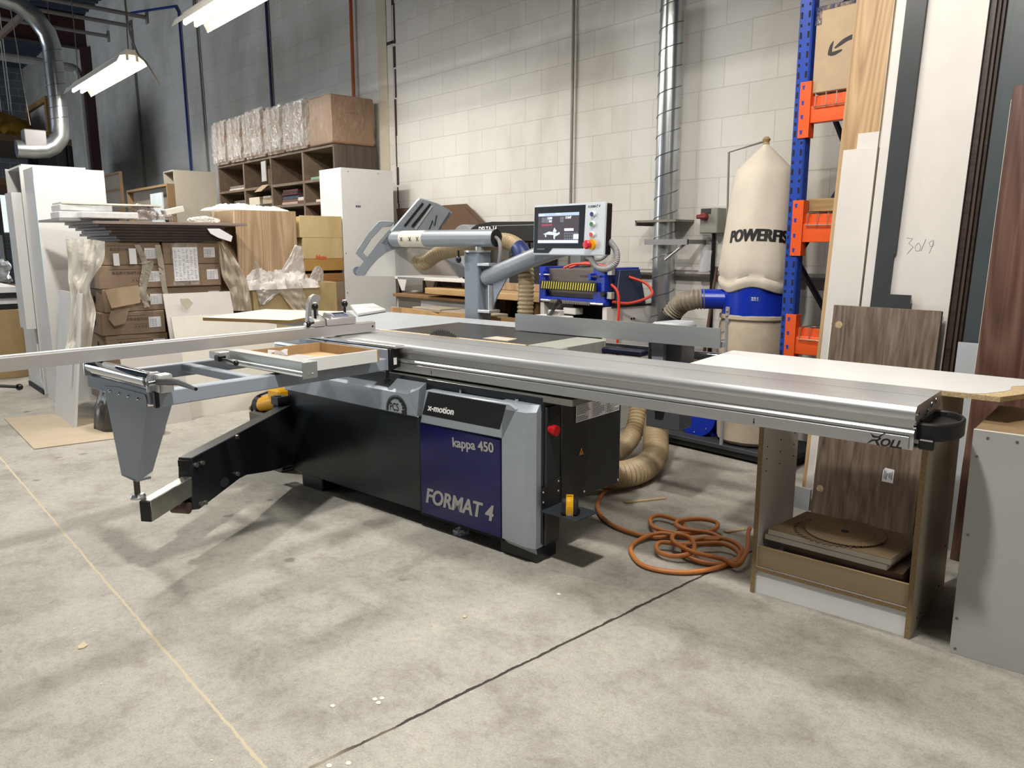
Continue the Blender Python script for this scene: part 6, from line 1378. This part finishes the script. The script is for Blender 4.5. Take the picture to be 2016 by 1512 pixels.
for x in xs[1:4]: obj('divider', box(nb(), x-.02, x+.02, SY0+.002, SY1-.012, 0, SZ-th, .002), PIGE, t)
zs = [B(531, 357, y=SY0).z, B(531, 396, y=SY0).z, 1.55, 1.15, .75, .1]
zs[0] = 2.11; zs[1] = 1.86; zs[2] = 1.60
for z in zs:
    for i in range(4):
        obj('shelf', box(nb(), xs[i]+(.021 if i else 0), xs[i+1]-(.021 if i < 3 else 0), SY0+.003, SY1-.012, z-.03, z, .001), PIGE, t)
def stack(cell, z, items, x0f, label):
    a, b2 = xs[cell], xs[cell+1]; zz = z+.001
    for i, (h, wdt, m, nm_) in enumerate(items):
        xa = a+.03+(b2-a-.06)*x0f; o = obj(nm_, box(nb(), xa, min(b2-.03, xa+(b2-a)*wdt), SY0+.03+.01*(i % 3), SY1-.1, zz, zz+h, .004), m); tag(o, label[i], 'sample'); zz += h+.0008
SM = [mat('sample_red', '5A2A24', .6), mat('sample_grey', '7A7470', .6), mat('sample_blue', '3A4254', .6), mat('sample_cream', 'CFC6B4', .6), mat('sample_dark', '2E2A28', .6), mat('sample_brown', '6A4A38', .6), mat('sample_pink', 'B79A90', .6)]
stack(2, zs[1], [(.03, .50, SM[6], 'sample_board'), (.028, .49, SM[5], 'sample_board'), (.05, .48, SM[2], 'sample_board'), (.018, .48, SM[0], 'sample_board'), (.022, .47, SM[4], 'sample_board'), (.025, .46, SM[0], 'sample_board')], .22,
      ['pink sample at the bottom of the pile in the third pigeonhole', 'brown sample second from the bottom in the third pigeonhole', 'thick blue grey sample in the third pigeonhole pile', 'red sample right above the blue grey one', 'black sample below the topmost red one', 'topmost red brown sample in the third pigeonhole pile'])
stack(2, zs[1], [(.035, .25, SM[5], 'sample_board'), (.04, .26, SM[3], 'sample_board')], .74, ['brown sample under the small cream one, right in the third pigeonhole', 'small cream sample at the right of the third pigeonhole'])
stack(0, zs[0], [(.02, .66, SM[3], 'sample_board'), (.035, .70, SM[1], 'sample_board')], .3, ['cream strip under the grey sample, top left pigeonhole', 'grey sample lying in the top left pigeonhole'])
stack(0, zs[1], [(.04, .52, SM[4], 'sample_board'), (.07, .48, mat('sample_olive', '5C5850', .7), 'sample_board')], .45, ['dark sample under the olive one, second row at the left', 'olive grey folded sample, second row at the left'])
stack(1, zs[1], [(.03, .98, SM[4], 'sample_board'), (.10, .4, SM[3], 'sample_board')], .0, ['long dark strip across the second row', 'pale block lying at the left of the long dark strip'])
stack(1, zs[1]+.032, [(.07, .40, mat('sample_tan', 'A8967E', .7), 'sample_board'), (.03, .25, SM[3], 'sample_board')], .58, ['tan bundle in the second pigeonhole of the second row', 'white strip on the tan bundle'])
stack(2, zs[2], [(.05, .5, SM[4], 'sample_board'), (.03, .46, SM[1], 'sample_board')], .25, ['dark sample in the third row behind the white film', 'grey sample in the third row behind the white film'])
stack(3, zs[0], [(.03, .4, mat('sample_green', '7FA084', .6), 'sample_board')], .15, ['green sample in the top right pigeonhole'])
stack(3, zs[1], [(.03, .5, SM[3], 'sample_board')], .3, ['cream strip in the right pigeonhole of the second row'])
stack(3, 1.60, [(.05, .25, mat('sample_olive_green', '6E7A3E', .6), 'sample_board'), (.05, .16, mat('sample_orange', 'D9542A', .6), 'sample_board')], .25, ['olive green tool in the lower right pigeonhole', 'orange tool on top of the olive green one'])
t2 = thing('small_carton', 'open carton with a white flap in the top row, second pigeonhole', 'carton', ((xs[1]+xs[2])/2, 4.5, zs[0]+.001))
xa, xb = xs[1]+.42, xs[2]-.03
obj('carton_body', box(nb(), xa, xb, SY0+.14, SY1-.1, zs[0]+.001, 2.38, .002), KRAFTD, t2)
obj('white_side', prism(nb(), [(xb-.17, SY0-.03, zs[0]+.05), (xb, SY0-.05, zs[0]+.05), (xb, SY0-.05, 2.40), (xb-.17, SY0-.03, 2.40)], (0, .012, 0)), mat('flap_white', 'B9B6B4', .6), t2)
obj('flap', prism(nb(), [(xb-.35, SY0-.06, zs[0]-.07), (xb-.10, SY0-.08, zs[0]-.07), (xb-.0, SY0-.02, zs[0]+.01), (xb-.2, SY0-.02, zs[0]+.01)], (0, .006, 0)), KRAFT2, t2)
# wrapped boxes on top
bpx = (417, 447, 478, 520, 557, 603, 641); by_ = SY0-.06
bxs = [B(p, 300, y=by_).x for p in bpx]; bxs[-1] = SX1+.05
WRAPC = mat('wrapped_cardboard', '8A6C50', .5, var=.12, vs=5)
nmw = ('farthest left of the six plastic wrapped boxes', 'second plastic wrapped box from the left', 'third plastic wrapped box from the left', 'fourth plastic wrapped box from the left', 'fifth plastic wrapped box, left of the nearest one', 'nearest plastic wrapped box showing its cardboard side')
for i in range(6):
    a, b2 = bxs[i]+.02, bxs[i+1]-.02; zt_ = 3.02-.008*i+(.03 if i in (2,) else 0)
    t = thing('wrapped_box', nmw[i], 'wrapped box', ((a+b2)/2, 4.45, SZ+.001), 'plastic wrapped boxes on the shelf')
    obj('carton', box(nb(), a+.02, b2-.012, by_+.03, 4.74, SZ+.004, zt_-.02, .01), WRAPC, t)
    bm = nb(); box(bm, a, b2, by_, 4.765, SZ+.001, zt_, .03, 2); bmesh.ops.subdivide_edges(bm, edges=bm.edges[:], cuts=9, use_grid_fill=True); r_ = random.Random(40+i)
    cen = Vector(((a+b2)/2, 4.45, 2.7))
    for v in bm.verts:
        d = (v.co-cen).normalized(); p = v.co*7+Vector((i*5, 0, 0)); v.co += d*(.012*mnoise.noise(p)+.006*(1-2*abs(mnoise.noise(p*2.3)))); v.co.z = max(v.co.z, SZ+.0012)
    obj('stretch_wrap', bm, STRETCH if i < 5 else film('thin_film', 'E4DCD2', .10, .1, 20), t, angle=80)
    if i == 5:
        bm = nb(); text(bm, 'FRAGILE', (b2-.011, 4.38, 2.78), (b2-.011, 4.55, 2.78), (0, 0, 1), .001) if False else box(bm, b2-.0115, b2-.0105, 4.38, 4.55, 2.78, 2.79); obj('print', bm, mat('faint_print', '6E5240', .6, var=0), t)
    else: 
        bm = nb(); sheet(bm, lambda u, v: (a+.02+(b2-a-.04)*u+.01*math.sin(9*v), by_-.004-.022*abs(mnoise.noise(Vector((u*2.5+i*7, v*9+u*5, i)))), SZ+.06+(zt_-SZ-.1)*v), 24, 60, .001); obj('front_film', bm, film('sheen_film', 'F2F0EE', .3, .06, 10), t, angle=80)

# ================================================================ cabinets far behind
t = thing('wall_cabinet', 'pale cabinet carcass with an open left end before the wall', 'cabinet', (-11.9, 4.3, 0))
q0, q1, q2 = B(321, 338, y=3.9), B(341, 334, y=3.9), B(341, 334, y=3.9)
xr = q1.x
e2 = B(424, 338, x=xr)
PALE = mat('pale_beige_board', 'C9C2B2', .5, var=.05)
obj('side_panel', box(nb(), xr-.018, xr, 3.9, min(e2.y, 4.8), 0, q1.z, .001), PALE, t)
obj('side_panel', box(nb(), q0.x, q0.x+.018, 3.9, min(e2.y, 4.8), 0, q1.z, .001), PALE, t)
obj('top', box(nb(), q0.x+.018, xr-.018, 3.9, min(e2.y, 4.8), q1.z-.018, q1.z, .001), PALE, t)
obj('back_panel', box(nb(), q0.x+.018, xr-.018, min(e2.y, 4.8)-.02, min(e2.y, 4.8), 0, q1.z-.019), mat('cab_inside', '8B8378', .6), t)
OAKF = mat('oak_frame', '8E7454', .5, var=.12)
def oframe(a, b2, y, z1, z0, dep, lab, shelf=None, ztop=None):
    t = thing('oak_frame_cabinet', lab, 'cabinet', ((a+b2)/2, y, 0))
    obj('side_panel', box(nb(), a, a+.03, y, y+dep, 0, z1, .001), OAKF, t); obj('side_panel', box(nb(), b2-.03, b2, y, y+dep, 0, z1, .001), OAKF, t)
    obj('top', box(nb(), a+.03, b2-.03, y, y+dep, z1-.03, z1, .001), OAKF, t); obj('back_panel', box(nb(), a+.03, b2-.03, y+dep-.02, y+dep, 0, z1-.031), mat('cab_inside', '8B8378', .6), t)
    for s_ in shelf or (): obj('shelf', box(nb(), a+.03, b2-.03, y, y+dep-.021, s_, s_+.03), OAKF, t)
    return t
a, b2 = B(205, 336, y=3.6), B(234, 337, y=3.6); oframe(a.x-.6, b2.x, 3.6, b2.z, 0, B(241, 350, x=b2.x).y-3.6, 'oak framed cabinet with shelves right of the near tall white cabinet', (1.9, B(240, 372, y=3.6).z))
a, b2 = B(246, 359, y=3.5), B(328, 361, y=3.5); oframe(a.x+.03, b2.x, 3.5, b2.z, 0, B(344, 370, x=b2.x).y-3.5, 'wide low oak framed cabinet before the pale carcass', (1.2,))
tag(obj('white_sheet', box(nb(), B(297, 385, y=3.45).x, B(320, 385, y=3.45).x, 3.44, 3.46, 0, B(305, 381, y=3.45).z), mat('pale_blue_sheet', 'C8D2D4', .5)), 'pale bluish sheet standing in front of the wide oak cabinet', 'board')

# ================================================================ far left corner
t = thing('storage_rack', 'dark storage rack with timber deck at the far left', 'rack', (-16.5, 2.9, 0))
for x in (-17.6, -15.2): obj('post', box(nb(), x-.05, x+.05, 2.2, 2.3, 0, 3.6), mat('post_dark', '2B2E33', .6), t); obj('post', box(nb(), x-.05, x+.05, 3.2, 3.3, 0, 3.6), mat('post_dark', '2B2E33', .6), t)
obj('deck', box(nb(), -18, -15, 2.0, 3.4, 3.05, 3.15), mat('deck_wood', '6A5640', .7), t)
obj('lower_deck', box(nb(), -18, -15, 2.0, 3.4, 2.35, 2.45), mat('deck_lower', '7A5638', .7), t)
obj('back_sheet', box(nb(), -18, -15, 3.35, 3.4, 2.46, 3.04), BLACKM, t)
crumple('yellow_bag', (-16.0, 2.55, 3.151), (.75, .45, .42), mat('yellow_bag', 'A8801E', .7, var=.2, vs=4), 'yellow bag lying on the dark storage rack', 'bag', 17, 3, .25, flat=1)
t = thing('wooden_frame', 'wooden frame with a white panel behind the yellow bag', 'frame', (-15.9, 3.1, 3.151))
for a in ((-16.5, -14.9, 3.05, 3.12, 3.151, 3.25), (-16.5, -14.9, 3.05, 3.12, 3.72, 3.8), (-16.5, -16.42, 3.05, 3.12, 3.25, 3.72), (-14.98, -14.9, 3.05, 3.12, 3.25, 3.72)): obj('rail', box(nb(), *a), mat('frame_wood', '8C6A3C', .6), t)
obj('panel', box(nb(), -16.3, -15.2, 3.08, 3.1, 3.3, 3.7), WHITE2, t)
bm = nb(); a, b2 = B(94, 300, y=3.46), B(114, 297, y=3.46); box(bm, a.x, b2.x, 3.46, 3.52, 0, b2.z, .01); o = obj('steel_cabinet', bm, mat('grey_steel', '74777A', .5)); tag(o, 'narrow grey steel post cabinet right of the dark rack', 'cabinet')
bm = nb(); a, b2 = B(117, 290, y=3.46), B(130, 287, y=3.46); box(bm, a.x, b2.x, 3.46, 3.50, 0, b2.z, .01); tag(obj('board', bm, KRAFTD), 'tall brown board standing right of the grey steel post', 'board')
SLW = mat('slab_white', 'D8DBDD', .4)
for i, (z0, z1, m, lab) in enumerate(((.721, .778, BLACK, 'lower black slab of the stack at the left edge'), (.779, .838, SLW, 'lower white slab of the stack at the left edge'), (.839, .898, BLACK, 'upper black slab of the stack at the left edge'), (.899, .958, SLW, 'topmost white slab of the stack at the left edge'))):
    tag(obj('slab', box(nb(), -10.9, -9.52+.03*i, 1.05, 1.5, z0, z1), m), lab, 'slab', 'slab stack')
for i, (xa, xb, lab) in enumerate(((-10.6, -9.93, 'left of two tan chipboard cabinets under the slab stack'), (-9.92, -9.45, 'right of two tan chipboard cabinets under the slab stack'))):
    tag(obj('chipboard_cabinet', box(nb(), xa, xb, 1.08, 1.52, 0, .72, .004), mat('tan_chipboard', '9F875F', .7, var=.12)), lab, 'cabinet')
t = thing('wrapped_bundle', 'shiny bundle of wrapped glass beyond the slab stack', 'bundle', (-12.9, 1.7, 0))
obj('stand', box(nb(), -13.5, -12.3, 1.45, 1.95, 0, .86, .01), mat('stand_wood', '6E5A48', .7), t)
bm = nb(); box(bm, -13.4, -12.35, 1.5, 1.9, .86, 1.22, .04, 2); bmesh.ops.subdivide_edges(bm, edges=bm.edges[:], cuts=5, use_grid_fill=True)
for v in bm.verts: v.co += Vector((math.sin(37*v.co.z+19*v.co.y), math.sin(29*v.co.x+31*v.co.z), math.sin(23*v.co.x-17*v.co.y)))*.02
obj('wrap', bm, mat('crinkled_silver', 'AEB6BC', .15, .5, var=.5, vs=14), t)
tag(obj('grey_board', box(nb(), -16.2, -14.3, 2.1, 2.14, 0, 1.54), mat('far_grey_board', '7E8288', .5)), 'grey board standing below the bright window', 'board')
bm = nb(); tube(bm, [(-17.2, 1.90, 0), (-17.3, 1.90, 3.0)], .07, 8); tag(obj('timber_post', bm, mat('dark_timber', '4A3A2A', .7)), 'dark timber pole leaning before the bright window', 'pole')
# yellow power tool on the floor past the saw
setf(MF)
tb_ = Vector((-4.15, 2.6, 0))
t = thing('power_tool', 'yellow power tool with black cap behind the hinge of the support arm', 'power tool', tb_)
g = lambda px, py: Q(px, py, y=2.60)
c0, c1 = g(512, 795), g(555, 785); rr2 = abs((g(512, 780)-g(512, 808)).z)/2
obj('stand', box(nb(), c0.x-.02, c1.x+.06, 2.53, 2.67, 0, c0.z-rr2*.9, .004), mat('tool_stand', '5A5752', .6), t)
obj('motor_housing', cyl(nb(), c0+Vector((.03, 0, 0)), c1, rr2, seg=24), YEL, t)
obj('end_cap', cyl(nb(), c0+Vector((-.02, 0, 0)), c0+Vector((.032, 0, 0)), rr2*1.02, seg=24), RUBBER, t)
bm = nb(); a = g(545, 770); box(bm, a.x-.04, a.x+.09, 2.555, 2.645, a.z-.07, a.z+.02, .012); obj('gear_housing', bm, YEL, t)
bm = nb(); tube(bm, spline([g(541, 790), g(545, 778), g(548, 772)]), .011, 8); obj('lever', bm, mat('lever_beige', 'B9AC92', .5), t)
bm = nb(); tube(bm, spline([g(528, 772), g(505, 782), g(496, 800), g(498, 815), g(505, 830)]), .008, 6); obj('power_cord', bm, BLACK, t)
setf(I4)
# litter on the concrete
rl = random.Random(9)
for i, (px, py, s_, lab) in enumerate(((163, 1273, .035, 'pale wood chip on the floor at the left of the long joint'), (908, 1048, .03, 'white crumpled tissue under the blue door'), (915, 1215, .018, 'tan flake on the floor in front of the blue door'))):
    p = B(px, py, z=.001)
    if i == 1: crumple('tissue', (p.x, p.y, .0), (.034, .03, .022), PAPER, lab, 'tissue', 2, 4, .6, flat=1); continue
    bm = nb(); a0 = rl.uniform(0, 3); prism(bm, [(p.x+s_*math.cos(a0+k*1.2)*(1 if k % 2 else .45), p.y+s_*.5*math.sin(a0+k*1.2), .001) for k in range(5)], (0, 0, .003)); tag(obj('wood_chip', bm, mat('chip_pale', 'CDBE9E', .8)), lab, 'wood chip')
bm = nb()
for i in range(34):
    px, py = rl.uniform(20, 1500), rl.uniform(980, 1500); p = B(px, py, z=0); r = rl.uniform(.0012, .0032)
    if py < 1130 and 560 < px < 1480: continue
    prism(bm, [(p.x+r*math.cos(k*1.05), p.y+r*math.sin(k*1.05), .0005) for k in range(6)], (0, 0, .0012))
for px, py in ((738, 1377), (745, 1384), (752, 1375), (1100, 1170), (648, 1508), (686, 1503), (655, 1390)):
    p = B(px, py, z=0); prism(bm, [(p.x+.009*math.cos(k*1.05), p.y+.008*math.sin(k*1.05), .0005) for k in range(6)], (0, 0, .0012))
o = obj('floor_crumbs', bm, mat('crumb_white', 'E2DCCE', .7)); tag(o, 'pale crumbs and paint drops scattered over the concrete', 'crumbs', None, 'stuff')
for (px, py, dx_, dy_, lab) in ((1228, 990, .10, .22, 'thin wood strip on the floor beside the air hose'), (1425, 1048, .04, .10, 'short wood strip right of the hose coil')):
    p = B(px, py, z=0); bm = nb(); prism(bm, [(p.x, p.y, .002), (p.x+.02, p.y, .002), (p.x+.02+dx_, p.y+dy_, .002), (p.x+dx_, p.y+dy_, .002)], (0, 0, .006)); tag(obj('wood_strip', bm, mat('strip_pale', 'BFA67E', .7)), lab, 'wood strip')
